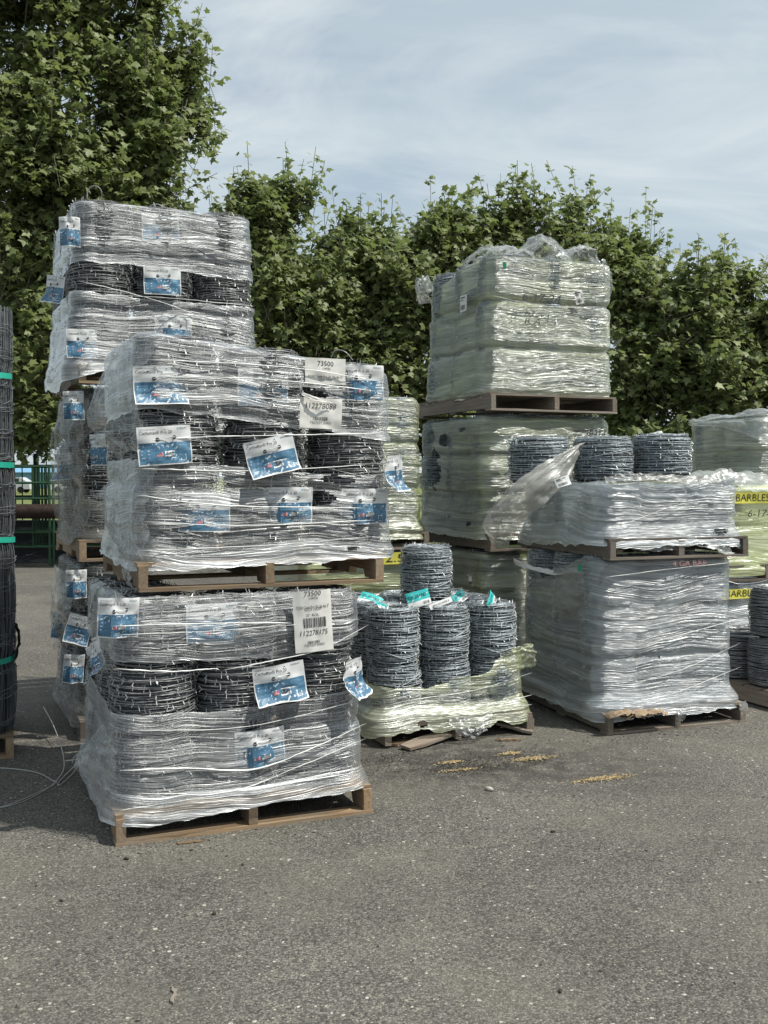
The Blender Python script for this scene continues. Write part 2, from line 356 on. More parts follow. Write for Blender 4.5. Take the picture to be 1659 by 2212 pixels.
def grass_mat():
    m, t, o = newmat('grass'); g = N(t, 'ShaderNodeNewGeometry')
    n = noise(t, g.outputs['Position'], 1.5, 6, .7)
    c = mixc(t, mrange(t, n, .35, .65), (.07, .11, .03), (.19, .2, .08))
    b = bsdf(t, c, .9, 0, .1, n, .5, .05); link(t, b.outputs[0], o.inputs[0]); return m
M['grass'] = grass_mat()
def leaf_mat():
    m, t, o = newmat('plane_leaf'); at_ = N(t, 'ShaderNodeAttribute', attribute_name='var'); f = at_.outputs['Fac']
    g = N(t, 'ShaderNodeNewGeometry')
    c = mixc(t, f, (.110, .152, .056), (.255, .295, .122))
    c = mixc(t, mrange(t, f, .86, 1.0, 0, .75), c, (.36, .38, .19))
    c = mixc(t, mrange(t, noise(t, g.outputs['Position'], .6, 3), .35, .65, 0, .35), c, (.20, .225, .09))
    b = bsdf(t, c, .5, 0, .4)
    tl = N(t, 'ShaderNodeBsdfTranslucent'); link(t, mixc(t, .5, c, (.26, .34, .09)), tl.inputs[0])
    ms = N(t, 'ShaderNodeMixShader'); ms.inputs[0].default_value = .42; link(t, b.outputs[0], ms.inputs[1]); link(t, tl.outputs[0], ms.inputs[2])
    link(t, ms.outputs[0], o.inputs[0]); return m
M['leaf'] = leaf_mat()
M['bark'] = flat('mottled_bark', (.13, .115, .09), .85, 0, .2, .4, 6)
M['seed'] = flat('seed_ball', (.07, .04, .022), .9, 0, .1, .2, 60)
M['iron'] = flat('black_iron', (.012, .012, .013), .5, .2, .4)
M['green_pipe'] = flat('green_painted_pipe', (.012, .050, .020), .5, 0, .5, .2, 12)  # green set darker to carry the tree shade over the panels
M['rust'] = flat('rusty_pipe', (.03, .018, .015), .75, .2, .3, .4, 12)

# ------------------------------------------------------------------ setting: ground
def sheet_plane(name, x0, x1, y0, y1, z, mat, label=None, nx=2, ny=2):
    xs = np.linspace(x0, x1, nx); ys = np.linspace(y0, y1, ny)
    X, Y = np.meshgrid(xs, ys, indexing='ij'); v = np.stack([X.ravel(), Y.ravel(), np.full(X.size, z)], -1)
    o = obj(name, mkmesh(name, v, grid_faces(nx, ny), mat)); o['kind'] = 'structure'
    if label: o['label'] = label
    return o
sheet_plane('ground', -900, 900, -60, 1500, -0.03, M['grass'], 'flat grass field reaching the horizon beyond the yard')
sheet_plane('yard', -40, 40, -12, 20.4, 0.0, M['asphalt'], 'grey brown worn asphalt yard with pale aggregate chips')

# ------------------------------------------------------------------ wire rolls
def roll_meshes(name, R, H, pitch, mat, barbed=True, seed=0, wr=.0029, loose=1.0):
    r = np.random.default_rng(seed); parts = []; uvs = []
    def add(P, rad, sides):
        v, f = tube(P, rad, sides); parts.append((v, f))
        L = np.concatenate([[0], np.cumsum(np.linalg.norm(np.diff(P, axis=0), axis=1))])
        uvs.append(np.stack([np.repeat(L, sides), np.tile(np.arange(sides)/sides, len(P))], -1))
    turns = int(H/pitch); nseg = 48
    th = np.arange(turns*nseg+1)*2*PI/nseg; k = th/(2*PI)
    bul = 1-0.10*np.abs(2*(k/turns)-1)**4
    Rr = R*bul - .001 + (vn(th*1.6, k*.9, seed)-.5)*.014*loose
    z = .006+(H-.012)*k/turns + (vn(th*1.1, k*2.3, seed+5)-.5)*.020*loose + (vn(th*.35, k*0.3, seed+9)-.5)*.012*loose
    add(np.stack([Rr*np.cos(th), Rr*np.sin(th), z], -1), wr, 4)
    outer = (th, Rr, z)
    turns2 = int(turns*.9); nseg2 = 30
    th2 = np.arange(turns2*nseg2+1)*2*PI/nseg2; k2 = th2/(2*PI)
    R2 = R*(1-0.10*np.abs(2*(k2/turns2)-1)**4) - .010 + (vn(th2*1.1, k2*.9, seed+3)-.5)*.008
    z2 = H-(.008+(H-.02)*k2/turns2)+(vn(th2*.8, k2*1.7, seed+6)-.5)*.02
    add(np.stack([R2*np.cos(th2), R2*np.sin(th2), z2], -1), wr, 3)
    # a few diagonal crossing turns
    for q in range(7 if barbed else 5):
        t0 = r.uniform(0, 2*PI); tt = np.linspace(t0, t0+r.uniform(1.2, 3.4), 26); za = r.uniform(.1, .6)*H; zb = za+r.uniform(-.35, .35)*H
        zq = np.clip(np.linspace(za, zb, 26), .01, H-.01); Rq = R*(1-.10*np.abs(2*zq/H-1)**4)+.003
        add(np.stack([Rq*np.cos(tt), Rq*np.sin(tt), zq], -1), wr, 4)
    # wires on the top face
    for q in range(11):
        rr = .07+(R-.085)*q/10.; tt = np.linspace(0, 2*PI*.97, 34)+r.uniform(0, 6)
        rq = rr+(vn(tt*1.3, tt*0+q, seed+20)-.5)*.03; zq = H-.004-.018*(q/10.-.4)**2*4*0 + (vn(tt*1.1, tt*0+q*3, seed+30)-.5)*.018*loose
        add(np.stack([rq*np.cos(tt), rq*np.sin(tt), zq], -1), wr, 3)
    # barbs
    bp0 = []; bp1 = []
    if barbed:
        step = .118; tot = th[-1]*R; n = int(tot/step)
        for q in range(n):
            a = (q*step+r.uniform(-.02, .02))/R; i = min(len(th)-1, max(0, int(a/(2*PI)*nseg)))
            c = np.array([outer[1][i]*math.cos(th[i]), outer[1][i]*math.sin(th[i]), outer[2][i]])
            rad = np.array([math.cos(th[i]), math.sin(th[i]), 0]); up = np.array([0, 0, 1.])
            for s in range(2):
                d = up*r.uniform(.6, 1)*(1 if s else -1)+rad*r.uniform(.0, .7)+np.array([-rad[1], rad[0], 0])*r.uniform(-.5, .5)
                d /= np.linalg.norm(d); L = r.uniform(.013, .021)
                bp0.append(c-d*L*.35); bp1.append(c+d*L)
        for q in range(34):   # barbs and ends sticking out of the top
            a = r.uniform(0, 2*PI); rr = r.uniform(.08, R); c = np.array([rr*math.cos(a), rr*math.sin(a), H-.004]); d = np.array([r.normal()*.7, r.normal()*.7, abs(r.normal())+.3]); d /= np.linalg.norm(d)
            bp0.append(c); bp1.append(c+d*r.uniform(.012, .03))
    v, f = joinv(parts); uv = np.concatenate(uvs)
    nf = sum(len(a) for a in f); mi = np.zeros(nf, int)
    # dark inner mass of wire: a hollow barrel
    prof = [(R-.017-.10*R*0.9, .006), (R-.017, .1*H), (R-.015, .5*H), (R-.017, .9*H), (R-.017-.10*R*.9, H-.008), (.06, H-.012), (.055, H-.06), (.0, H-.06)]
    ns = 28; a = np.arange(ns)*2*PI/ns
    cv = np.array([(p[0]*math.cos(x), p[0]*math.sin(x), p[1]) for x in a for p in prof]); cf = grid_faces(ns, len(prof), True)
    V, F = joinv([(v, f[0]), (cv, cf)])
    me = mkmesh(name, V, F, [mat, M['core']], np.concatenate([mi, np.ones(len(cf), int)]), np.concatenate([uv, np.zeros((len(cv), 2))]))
    mb = None
    if barbed:
        bv, bf = segs(bp0, bp1, .0021, 3); mb = mkmesh('barbs', bv, bf, M['barb'], None, np.zeros((len(bv), 2)), smooth=False)
    return me, mb
RM = {
 'A': [roll_meshes('coil', .191, .305, .0125, M['wire_a'], True, 10+i, wr=.0024) for i in range(3)],
 'B': [roll_meshes('coil', .166, .335, .0104, M['wire_b'], True, 30+i, loose=.95, wr=.0023) for i in range(3)],
 'C': [roll_meshes('coil', .191, .32, .0115, M['wire_b'], True, 40+i, loose=.9, wr=.0024) for i in range(2)],
 'S': [roll_meshes('coil', .185, .345, .0115, M['wire_s'], False, 50+i, wr=.0030, loose=.7) for i in range(2)],
}
def add_roll(kind, loc, label, group, rz=None, k=None, sc=(1, 1, 1)):
    ms = RM[kind]; k = random.randrange(len(ms)) if k is None else k
    me, mb = ms[k]
    o = obj('smooth_wire_roll' if kind == 'S' else 'barbed_wire_roll', me, None, loc, (0, 0, random.uniform(0, 6.28) if rz is None else rz))
    o.scale = sc
    tag(o, label, 'wire roll', group)
    if mb: obj('barbs', mb, o, kind='stuff')
    return o

# ------------------------------------------------------------------ pallets
def board_mesh(L, w, h, seed=0, notch=False):
    n = 5; r = np.random.default_rng(seed)
    if notch:
        pr = [(-L/2, 0), (-L/2+.15, 0), (-L/2+.165, .038), (-L/2+.365, .038), (-L/2+.38, 0), (L/2-.38, 0), (L/2-.365, .038), (L/2-.165, .038), (L/2-.15, 0), (L/2, 0), (L/2, h), (-L/2, h)]
        # side polygon as quads columns
        xs = [-L/2, -L/2+.15, -L/2+.165, -L/2+.365, -L/2+.38, L/2-.38, L/2-.365, L/2-.165, L/2-.15, L/2]; zs = [0, 0, .038, .038, 0, 0, .038, .038, 0, 0]
        v = []
        for x, z in zip(xs, zs): v += [(x, -w/2, z), (x, w/2, z), (x, w/2, h), (x, -w/2, h)]
        v = np.array(v); f = []
        for i in range(len(xs)-1):
            a = i*4; b = a+4
            for j in range(4): f.append((a+j, b+j, b+(j+1) % 4, a+(j+1) % 4))
        f += [(3, 2, 1, 0), (len(v)-4, len(v)-3, len(v)-2, len(v)-1)]
        return mkmesh('stringer', v, np.array(f), [], smooth=False)
    xs = np.linspace(-L/2, L/2, n+1); v = []
    for x in xs:
        a, b, c = r.uniform(-.0025, .0025, 3)
        v += [(x, -w/2+a, 0), (x, w/2+b, 0), (x, w/2+b, h+c*.6), (x, -w/2+a, h+c*.6)]
    v = np.array(v); f = []
    for i in range(n):
        a = i*4; b = a+4
        for j in range(4): f.append((a+j, b+j, b+(j+1) % 4, a+(j+1) % 4))
    f += [(3, 2, 1, 0), (len(v)-4, len(v)-3, len(v)-2, len(v)-1)]
    return mkmesh('board', v, np.array(f), [], smooth=False)
PH = .130
def pallet(org, rot, w, d, zb, mat, label, group='wooden pallets under the wrapped stacks', notch=True, nbot=3, seed=0, skip_bot=(), ph=PH):
    r = np.random.default_rng(seed+100)
    p = bpy.data.objects.new('wooden_pallet', None); C.objects.link(p); p.location = (org[0], org[1], zb); p.rotation_euler = (0, 0, rot)
    tag(p, label, 'pallet', group)
    def add(name, me, loc, rz=0, rx=0):
        me.materials.append(mat); o = obj(name, me, p, loc, (rx, 0, rz)); return o
    t = .016
    for i, yy in enumerate(np.linspace(.045, d-.045, nbot)):
        if i in skip_bot: continue
        add('bottom_board', board_mesh(w*r.uniform(.99, 1.0), .09, t, seed+i), (w/2, yy, 0), r.uniform(-.004, .004))
    sh = ph-2*t
    for i, xx in enumerate((.024, w/2+r.uniform(-.02, .02), w-.024)):
        add('stringer', board_mesh(d-.006, .042, sh, 0, notch), (xx, d/2, t+.0005), PI/2)
    nd = 7; pitch = d/nd
    for i in range(nd):
        bw = pitch-.022 if i not in (0, nd-1) else pitch-.03
        add('deck_board', board_mesh(w*r.uniform(.99, 1.01), bw, t, seed+20+i), (w/2, min(max(pitch*(i+.5), bw/2+.0), d-bw/2), t+sh+.001), r.uniform(-.003, .003))
    return p

# ------------------------------------------------------------------ loads
class Load:
    def __init__(s, org, rot, w, d, zb, kind, nl, where, inset=.03, nx=3, ny=3, ph=PH, shift=(0, 0), px=None, py=None, H=None, slope=0.0, taper=0.0, slipx=.008):
        s.slope = slope; s.taper = taper; s.lx = np.array([random.uniform(-slipx, slipx) for _ in range(nl)]); s.ly = np.array([random.uniform(-slipx, slipx)*.6 for _ in range(nl)])
        s.org = Vector((org[0], org[1], 0)); s.rot = rot; s.w = w; s.d = d; s.zb = zb; s.kind = kind; s.nl = nl; s.where = where
        s.ex = Vector((math.cos(rot), math.sin(rot), 0)); s.ey = Vector((-math.sin(rot), math.cos(rot), 0))
        s.R = {'A': .193, 'B': .168, 'S': .187}[kind]; s.H = {'A': .31, 'B': .34, 'S': .35}[kind]
        s.Hb = s.H; s.H = H or s.H; s.px = px or 2*s.R; s.py = py or s.px; s.sc = (s.px+s.py)/4/s.R*.995; s.sz = s.H/s.Hb
        s.nx, s.ny = nx, ny; s.z0 = zb+ph+.002; s.ztop = s.z0+nl*s.H
        s.x0 = (w-s.px*nx)/2+shift[0]; s.y0 = inset+shift[1]
        s.rolls = {}
    def W(s, x, y, z): return s.org+s.ex*x+s.ey*y+Vector((0, 0, z))
    def loc(s, p): q = p-s.org; return Vector((q.dot(s.ex), q.dot(s.ey), p.z))
    def slip(s, x, y, z):
        k = (np.asarray(z)-s.z0)/s.H; kf = np.clip(np.floor(k), 0, s.nl-1).astype(int); fr = sstep(.82, 1.12, k-kf); k2 = np.minimum(kf+1, s.nl-1)
        ox = s.lx[kf]*(1-fr)+s.lx[k2]*fr; oy = s.ly[kf]*(1-fr)+s.ly[k2]*fr; q = 1-s.taper*np.clip(k/s.nl, 0, 1)
        cx, cy = s.x0+s.px*s.nx/2, s.y0+s.py*s.ny/2
        return cx+(x-cx)*q+ox, cy+(y-cy)*q+oy
    def sl(s, x, z): return z+s.slope*(x/s.w-.5)*np.clip((z-s.z0)/(s.ztop-s.z0), 0, 1)
    def face(s, px, py, off=0.0, side='F'):
        """point on the load's front (or left) plane seen at that spot of the photograph"""
        r = ray(px, py); c = Vector((0, 0, CAM_H))
        if side == 'F': n = s.ey; k = s.y0-off
        else: n = s.ex; k = s.x0-off
        t = (k-(c-s.org).dot(n))/r.dot(n); return s.loc(c+r*t)
    def center(s, i, j): return (s.x0+s.px*(i+.5), s.y0+s.py*(j+.5))
    def fill(s, want, group, kindtxt):
        cn = {1: ['only'], 2: ['left', 'right'], 3: ['left', 'middle', 'right']}[s.nx]; rn = ['front', 'second', 'back']; ln = {1: ['only'], 2: ['bottom', 'top'], 3: ['bottom', 'middle', 'top']}[s.nl]
        for (i, j, k) in want:
            x, y = s.center(i, j); x, y = (float(q) for q in s.slip(x, y, s.z0+s.H*(k+.4))); x += random.uniform(-.006, .006); y += random.uniform(-.004, .006)
            lab = f"{kindtxt}, {cn[i]} of {rn[j]} row, {ln[k]} layer, {s.where}"
            s.rolls[(i, j, k)] = add_roll(s.kind, s.W(x, y, float(s.sl(x, s.z0+s.H*k))), lab, group, sc=(s.sc, s.sc, s.sz*(1+s.slope*(x/s.w-.5)/(s.ztop-s.z0))))
    def std(s): return [(i, j, k) for k in range(s.nl) for j in range(s.ny) for i in range(s.nx) if j == 0 or i == 0]

def rrect(x0, x1, y0, y1, rc, n):
    """rounded rectangle, arc length 0 at back-left, down the left side, along the front, up the right side, back"""
    w = x1-x0; d = y1-y0; q = PI*rc/2
    segl = [d-2*rc, q, w-2*rc, q, d-2*rc, q, w-2*rc, q]; P = sum(segl); s = np.arange(n)/n*P
    out = np.zeros((n, 2)); nor = np.zeros((n, 2)); c = 0
    st = [(x0, y1-rc), None, (x0+rc, y0), None, (x1, y0+rc), None, (x1-rc, y1), None]
    dr = [(0, -1), None, (1, 0), None, (0, 1), None, (-1, 0), None]; nn = [(-1, 0), None, (0, -1), None, (1, 0), None, (0, 1), None]
    cc = {1: (x0+rc, y0+rc, PI), 3: (x1-rc, y0+rc, 1.5*PI), 5: (x1-rc, y1-rc, 0), 7: (x0+rc, y1-rc, .5*PI)}
    for k, L in enumerate(segl):
        m = (s >= c-1e-9) & (s < c+L+1e-9); t = s[m]-c
        if k % 2 == 0:
            out[m] = np.array(st[k])+t[:, None]*np.array(dr[k]); nor[m] = nn[k]
        else:
            a = cc[k][2]+t/rc; out[m] = np.stack([cc[k][0]+rc*np.cos(a), cc[k][1]+rc*np.sin(a)], -1); nor[m] = np.stack([np.cos(a), np.sin(a)], -1)
        c += L
    return s, out, nor, P
def s_of(L, x=None, y=None, rc=.12, pad=.008):
    """arc position of a point on the front face (x) or left face (y)"""
    d = L.ny*L.py+2*pad; q = PI*rc/2
    if x is not None: return d-2*rc+q+(x-(L.x0-pad)-rc)
    return (L.y0-pad+d-rc)-y
def wrap(L, mat, label, bands, seed=0, rc=.13, pad=.008, skirt=.04, skirt_z=None, tents=260, amp=.0025, wav=.008, pinch=.012, layer=.012, holes=(), top=.10, res=(.013, .011), group='stretch wrap round the pallet loads', shift=None, ragged=.03):
    x0 = L.x0-pad; x1 = L.x0+L.nx*L.px+pad; y0 = L.y0-pad; y1 = L.y0+L.ny*L.py+pad
    P = 2*(x1-x0+y1-y0)-8*rc+2*PI*rc; nu = int(P/res[0])
    s, xy, nor, P = rrect(x0, x1, y0, y1, rc, nu)
    r = np.random.default_rng(seed); parts = []; uvs = []; dn = []
    zs0 = skirt_z if skirt_z is not None else L.z0
    for (flo, fhi, elo, ehi) in bands:
        lo = flo(s)+ (0*s); hi = fhi(s)+(0*s); nv = max(4, int((hi-lo).max()/res[1]))
        t = np.linspace(0, 1, nv); Z = lo[:, None]+(hi-lo)[:, None]*t[None]; SS = np.broadcast_to(s[:, None], Z.shape)
        o = amp*2*(fbm(SS*.9, Z*52, seed)-.5) + wav*2*(fbm(SS*1.6, Z*5.5, seed+3)-.5)
        cols = (SS % L.px)/L.px; o = o - pinch*(.5+.5*np.cos(2*PI*cols))*.6
        lay = (Z-L.z0+.035*(fbm(SS*3, Z*0+1, seed+6)-.5))/L.H; o = o - layer*np.exp(-((lay-np.round(lay))*L.H/.022)**2)
        for q in range(tents):
            a = r.uniform(0, P*.72); b = r.uniform(lo.min()+.02, hi.max()-.01); ii = int(a/P*nu); i0 = max(0, ii-3); i1 = min(nu, ii+4)
            dd = np.sqrt((SS[i0:i1]-a)**2+((Z[i0:i1]-b)*1.3)**2); o[i0:i1] += r.uniform(.003, .012)*np.exp(-dd/.011)
        sk = sstep(zs0+.10, zs0-.01, Z); o = o+skirt*sk
        if ehi == 'top':
            tt = sstep(L.ztop-.035, L.ztop+.02, Z); o = o-top*tt**1.5; 
            Zr = np.where(Z > L.ztop-.01, L.ztop-.01+(Z-L.ztop+.01)*.35, Z)
        else: Zr = Z
        X = xy[:, 0][:, None]+nor[:, 0][:, None]*o; Y = xy[:, 1][:, None]+nor[:, 1][:, None]*o
        X, Y = L.slip(X, Y, Z)
        Zr = L.sl(X, Zr)
        v = np.stack([X, Y, Zr], -1).reshape(-1, 3)
        f = grid_faces(nu, nv, True)
        fc = f.mean(1); iu = (f[:, 0]//nv); iv = f[:, 0] % nv; fs = s[iu]; fz = Z[iu, iv]
        keep = np.ones(len(f), bool)
        for (hs, hz, ra, rb) in holes:
            e = ((fs-hs)/ra)**2+((fz-hz)/rb)**2+(fbm(fs*22, fz*28, seed+9)-.5)*1.6; keep &= e > 1
        f = f[keep]
        d_ = np.zeros_like(Z)
        if elo: d_ += .9*np.exp(-(Z-lo[:, None])/.012)
        if ehi and ehi != 'top': d_ += .9*np.exp(-(hi[:, None]-Z)/.012)
        d_ += .35*sk
        dsh = fbm(SS*1.5, Z*3+seed, seed+40, 2); d_ += (dsh-.5)*.5
        parts.append((v, f)); uvs.append(np.stack([SS.ravel()+seed*3.1, Z.ravel()+seed*1.7], -1)); dn.append(d_.ravel())
    V, F = joinv(parts)
    o = obj('stretch_wrap', mkmesh('stretch_wrap', V, F, mat, None, np.concatenate(uvs), {'dens': np.concatenate(dn)}), None, L.org, (0, 0, L.rot))
    tag(o, label, 'plastic wrap', group); return o
def strand(par, L, pts, r=.0035, seed=0, off=.016, rc=.13):
    """a rope of twisted film along the wrapped faces; pts = [(face x or -y, z)...] in local coordinates (x, y, z)"""
    P = catmull(pts, 10); P[:, :] += (np.random.default_rng(seed).random(P.shape)-.5)*.0025
    tp = np.linspace(0, 1, len(P)); rr = r*.62*(.45+.75*vn(tp*14, tp*0+seed, 2))*np.minimum(1, np.minimum(tp, 1-tp)*9+.12)
    v, f = tube(P, rr, 6); return obj('film_strand', mkmesh('film_strand', v, f, M['strand']), par)
def flap(par, rows, mat, name='loose_flap', nu=40, nv=26, cr=.02, seed=0, dens=.0, local=None, folds=(6, 5)):
    """rows: list of lists of 3-D control points (a grid) -> crumpled sheet"""
    R1 = [catmull(r, 8) for r in rows]; m = len(R1[0]); cols = [catmull([r[i] for r in R1], 8) for i in range(m)]
    G = np.array(cols)    # (m, k, 3)
    m, k = G.shape[:2]
    def resamp(A, n, ax):
        idx = np.linspace(0, A.shape[ax]-1, n); i0 = np.floor(idx).astype(int); i1 = np.minimum(i0+1, A.shape[ax]-1); w = (idx-i0)
        sh = [1]*A.ndim; sh[ax] = n; w = w.reshape(sh); return np.take(A, i0, ax)*(1-w)+np.take(A, i1, ax)*w
    G = resamp(resamp(G, nu, 0), nv, 1)
    du = np.gradient(G, axis=0); dv = np.gradient(G, axis=1); n = np.cross(du, dv); n /= np.linalg.norm(n, axis=2)[..., None]+1e-9
    a, b = np.meshgrid(np.linspace(0, folds[0], nu), np.linspace(0, folds[1], nv), indexing='ij')
    ridg = (np.abs(vn(a, b, seed)-.5)*2 + .5*np.abs(vn(a*2.3, b*2.1, seed+4)-.5)*2+.25*np.abs(vn(a*5, b*5, seed+8)-.5)*2)-.8
    G = G+n*(ridg*cr*2)[..., None]
    lu = np.concatenate([[0], np.cumsum(np.linalg.norm(np.diff(G[:, nv//2], axis=0), axis=1))]); lv = np.concatenate([[0], np.cumsum(np.linalg.norm(np.diff(G[nu//2], axis=0), axis=1))])
    UV = np.stack(np.meshgrid(lu+seed, lv+seed*2, indexing='ij'), -1).reshape(-1, 2)
    me = mkmesh(name, G.reshape(-1, 3), grid_faces(nu, nv), mat, None, UV, {'dens': np.full(nu*nv, dens)+.6*(vn(a*1.3, b*1.3, seed+11).ravel()-.5)})
    o = obj(name, me); o.parent = par
    if par is not None and local is None: o.matrix_parent_inverse = par_inv(par)
    return o
def rmat(p):
    return Matrix.Translation(p.location) @ p.rotation_euler.to_matrix().to_4x4() @ Matrix.Diagonal((*p.scale, 1))
def par_inv(p):
    return (Matrix.Translation(p.location) @ p.rotation_euler.to_matrix().to_4x4()).inverted()

# ------------------------------------------------------------------ printed sheets
_tc = {}
def text_mesh(s, shear=0.0):
    if (s, shear) in _tc: return _tc[(s, shear)]
    cu = bpy.data.curves.new('t', 'FONT'); cu.body = s; cu.size = 1; cu.resolution_u = 2; cu.shear = shear
    o = bpy.data.objects.new('t', cu); C.objects.link(o)
    dg = bpy.context.evaluated_depsgraph_get(); me = bpy.data.meshes.new_from_object(o.evaluated_get(dg))
    me.calc_loop_triangles()
    v = np.zeros(len(me.vertices)*3, np.float32); me.vertices.foreach_get('co', v); v = v.reshape(-1, 3)[:, :2].astype(float)
    f = np.zeros(len(me.loop_triangles)*3, np.int32); me.loop_triangles.foreach_get('vertices', f); f = f.reshape(-1, 3)
    bpy.data.objects.remove(o); bpy.data.curves.remove(cu); bpy.data.meshes.remove(me)
    if len(v): v[:, 0] -= v[:, 0].min(); 
    _tc[(s, shear)] = (v, f); return v, f
class Sheet:
    """a printed card: local x right, z up, faces -y; bent and creased by one function"""
    def __init__(s, w, h, bend=0.0, wr=.004, seed=0, curl=0.0):
        s.w, s.h, s.bend, s.wr, s.seed, s.curl = w, h, bend, wr, seed, curl
        s.card = []; s.pr = []; s.mats = []; s.mi = []
    def D(s, u, v, lift=0.0):
        u = np.asarray(u, float); v = np.asarray(v, float)
        y = s.bend*((u/s.w-.5)**2*4) - s.wr*2*(fbm(u/s.w*2.6+s.seed, v/s.h*2.2, s.seed)-.5)*2 - s.curl*np.clip(.35-v/s.h, 0, 1)**2*6
        return np.stack([u-s.w/2, y-lift, v-s.h/2], -1)
    def outline(s, nu=16, nv=12, rag=0):
        U, V = np.meshgrid(np.linspace(0, s.w, nu), np.linspace(0, s.h, nv), indexing='ij'); v = s.D(U.ravel(), V.ravel()); s.card.append((v, grid_faces(nu, nv)))
    def rect(s, u0, v0, u1, v1, mat, lift=.0010):
        nu = max(2, int((u1-u0)/.014)+2); nv = max(2, int((v1-v0)/.014)+2)
        U, V = np.meshgrid(np.linspace(u0, u1, nu), np.linspace(v0, v1, nv), indexing='ij'); s.addp(s.D(U.ravel(), V.ravel(), lift), grid_faces(nu, nv), mat)
    def addp(s, v, f, mat):
        if mat not in s.mats: s.mats.append(mat)
        s.pr.append((v, f)); s.mi.append((f.shape[1], np.full(len(f), s.mats.index(mat))))
    def text(s, st, u, v, size, mat, shear=0.0, center=False, lift=.0017, sx=1.0, width=None):
        tv, tf = text_mesh(st, shear)
        if not len(tv): return
        sc = size
        if width: sx = width/(tv[:, 0].max()*sc)
        uu = tv[:, 0]*sc*sx; 
        if center: uu = uu-uu.max()/2
        s.addp(s.D(u+uu, v+tv[:, 1]*sc, lift), tf, mat)
    def disc(s, u, v, r, mat, lift=.0018):
        a = np.arange(12)*2*PI/12; s.addp(s.D(u+r*np.cos(a), v+r*np.sin(a), lift), np.arange(12)[None], mat)
    def bars(s, u0, v0, u1, v1, mat, seed=1, lift=.0018):
        r = np.random.default_rng(seed); u = u0
        while u < u1:
            b = r.choice([.5, .5, 1, 1.5])*(u1-u0)/42; s.rect(u, v0, min(u+b, u1), v1, mat, lift); u += b+r.choice([.6, 1, 1.6])*(u1-u0)/42
    def build(s, name, cardmat):
        v, f = joinv(s.card); me = mkmesh(name, v, f, cardmat)
        pv, pf = joinv(s.pr); order = {}
        for k, a in s.mi: order.setdefault(k, []).append(a)
        mi = np.concatenate([np.concatenate(a) for a in order.values()])
        return me, mkmesh('print', pv, pf, [M[x] for x in s.mats], mi, smooth=False)
def roll_tag(seed, w=.245, h=.175, **kw):
    s = Sheet(w, h, seed=seed, **kw); s.outline()
    b = .42; s.rect(.006, .006, w-.006, h*(1-b), 'blue')
    s.text('Cattleman® Pro 20', .010, h*.80, .0215, 'ink', width=w*.60)
    s.text('High Tensile Barbed Wire', .011, h*.915, .007, 'ink', width=w*.30)
    s.rect(w*.74, h*.91, w*.77, h*.955, 'blue_l'); s.text('Bekaert', w*.785, h*.912, .011, 'ink')
    for i in range(4):
        s.rect(.016, h*(.46-.09*i), .030, h*(.475-.09*i), 'white'); s.rect(w*.18, h*(.46-.09*i), w*.205, h*(.475-.09*i), 'white')
    for i in range(5): s.rect(w*.70, h*(.52-.03*i), w*.92, h*(.527-.03*i), 'blue_l')
    s.rect(w*.33, h*.22, w*.45, h*.32, 'white')
    for i in range(4): s.rect(w*.33, h*(.225+.025*i), w*.45, h*(.237+.025*i), 'red', .0024)
    s.rect(w*.33, h*.275, w*.385, h*.32, 'blue', .0028)
    s.rect(w*.49, h*.17, w*.68, h*.36, 'white'); s.bars(w*.51, h*.19, w*.66, h*.34, 'ink', seed)
    s.rect(w*.78, h*.09, w*.89, h*.25, 'white'); s.rect(w*.795, h*.11, w*.875, h*.23, 'blue', .0024)
    for q, (a, c) in enumerate(((.36, .46), (.43, .50), (.53, .47))):   # line icons of livestock
        s.rect(w*a, h*c, w*(a+.035), h*(c+.012), 'white'); s.rect(w*a, h*c, w*(a+.006), h*(c+.06), 'white'); s.rect(w*(a+.03), h*(c-.05), w*(a+.036), h*c, 'white')
    s.disc(w*.37, h*.66, .0095, 'ink'); s.disc(w*.68, h*.70, .0085, 'ink')
    r_ = np.random.default_rng(seed); pts = s.D([w*.30, w*.37, w*.45, w*.55, w*.68, w*.76], [h*.64, h*.66, h*.70, h*.69, h*.70, h*.66], .006); pts[0, 1] += .02; pts[-1, 1] += .02
    tv, tf = tube(catmull([tuple(p) for p in pts], 4), .0017, 4); s.addp(tv, tf, 'barb')
    for q in range(4):
        a, c = r_.uniform(.1, .9)*w, r_.uniform(.1, .95)*h; k = r_.uniform(.002, .0055); g = np.arange(6)*PI/3; s.addp(s.D(a+k*np.cos(g)*r_.uniform(.5, 1.6, 6), c+k*.6*np.sin(g)*r_.uniform(.5, 1.5, 6), .0032), np.arange(6)[None], 'ink')
    return s.build('tag', M['card'])
TAGS = [roll_tag(1, wr=.009, bend=.012), roll_tag(2, wr=.012, bend=.010, curl=.04), roll_tag(3, wr=.015, bend=.02), roll_tag(4, wr=.018, bend=.0, curl=.06)]
def put_tag(L, key, px, py, deg=0, k=0, sx=1.0, off=.035, side='F', yaw=0, lab=None):
    ro = L.rolls.get(key)
    if ro is None: return
    off -= L.taper*(L.py*L.ny/2 if side == 'F' else L.px*L.nx/2)*min(1, max(0, (key[2]+.5)/L.nl))
    p = L.face(px, py, off, side); wp = L.W(p.x, p.y, p.z)
    me, pr = TAGS[k]
    rz = L.rot + (0 if side == 'F' else -PI/2) + math.radians(yaw)
    mw = Matrix.Translation(wp) @ Matrix.Rotation(rz, 4, 'Z') @ Matrix.Rotation(-math.radians(deg), 4, 'Y') @ Matrix.Diagonal((sx, 1, 1, 1))
    rm = rmat(ro)
    t = obj('tag', me, ro); t.matrix_local = rm.inverted() @ mw
    if lab: t['label'] = lab
    obj('print', pr, t, kind='stuff')
    return t

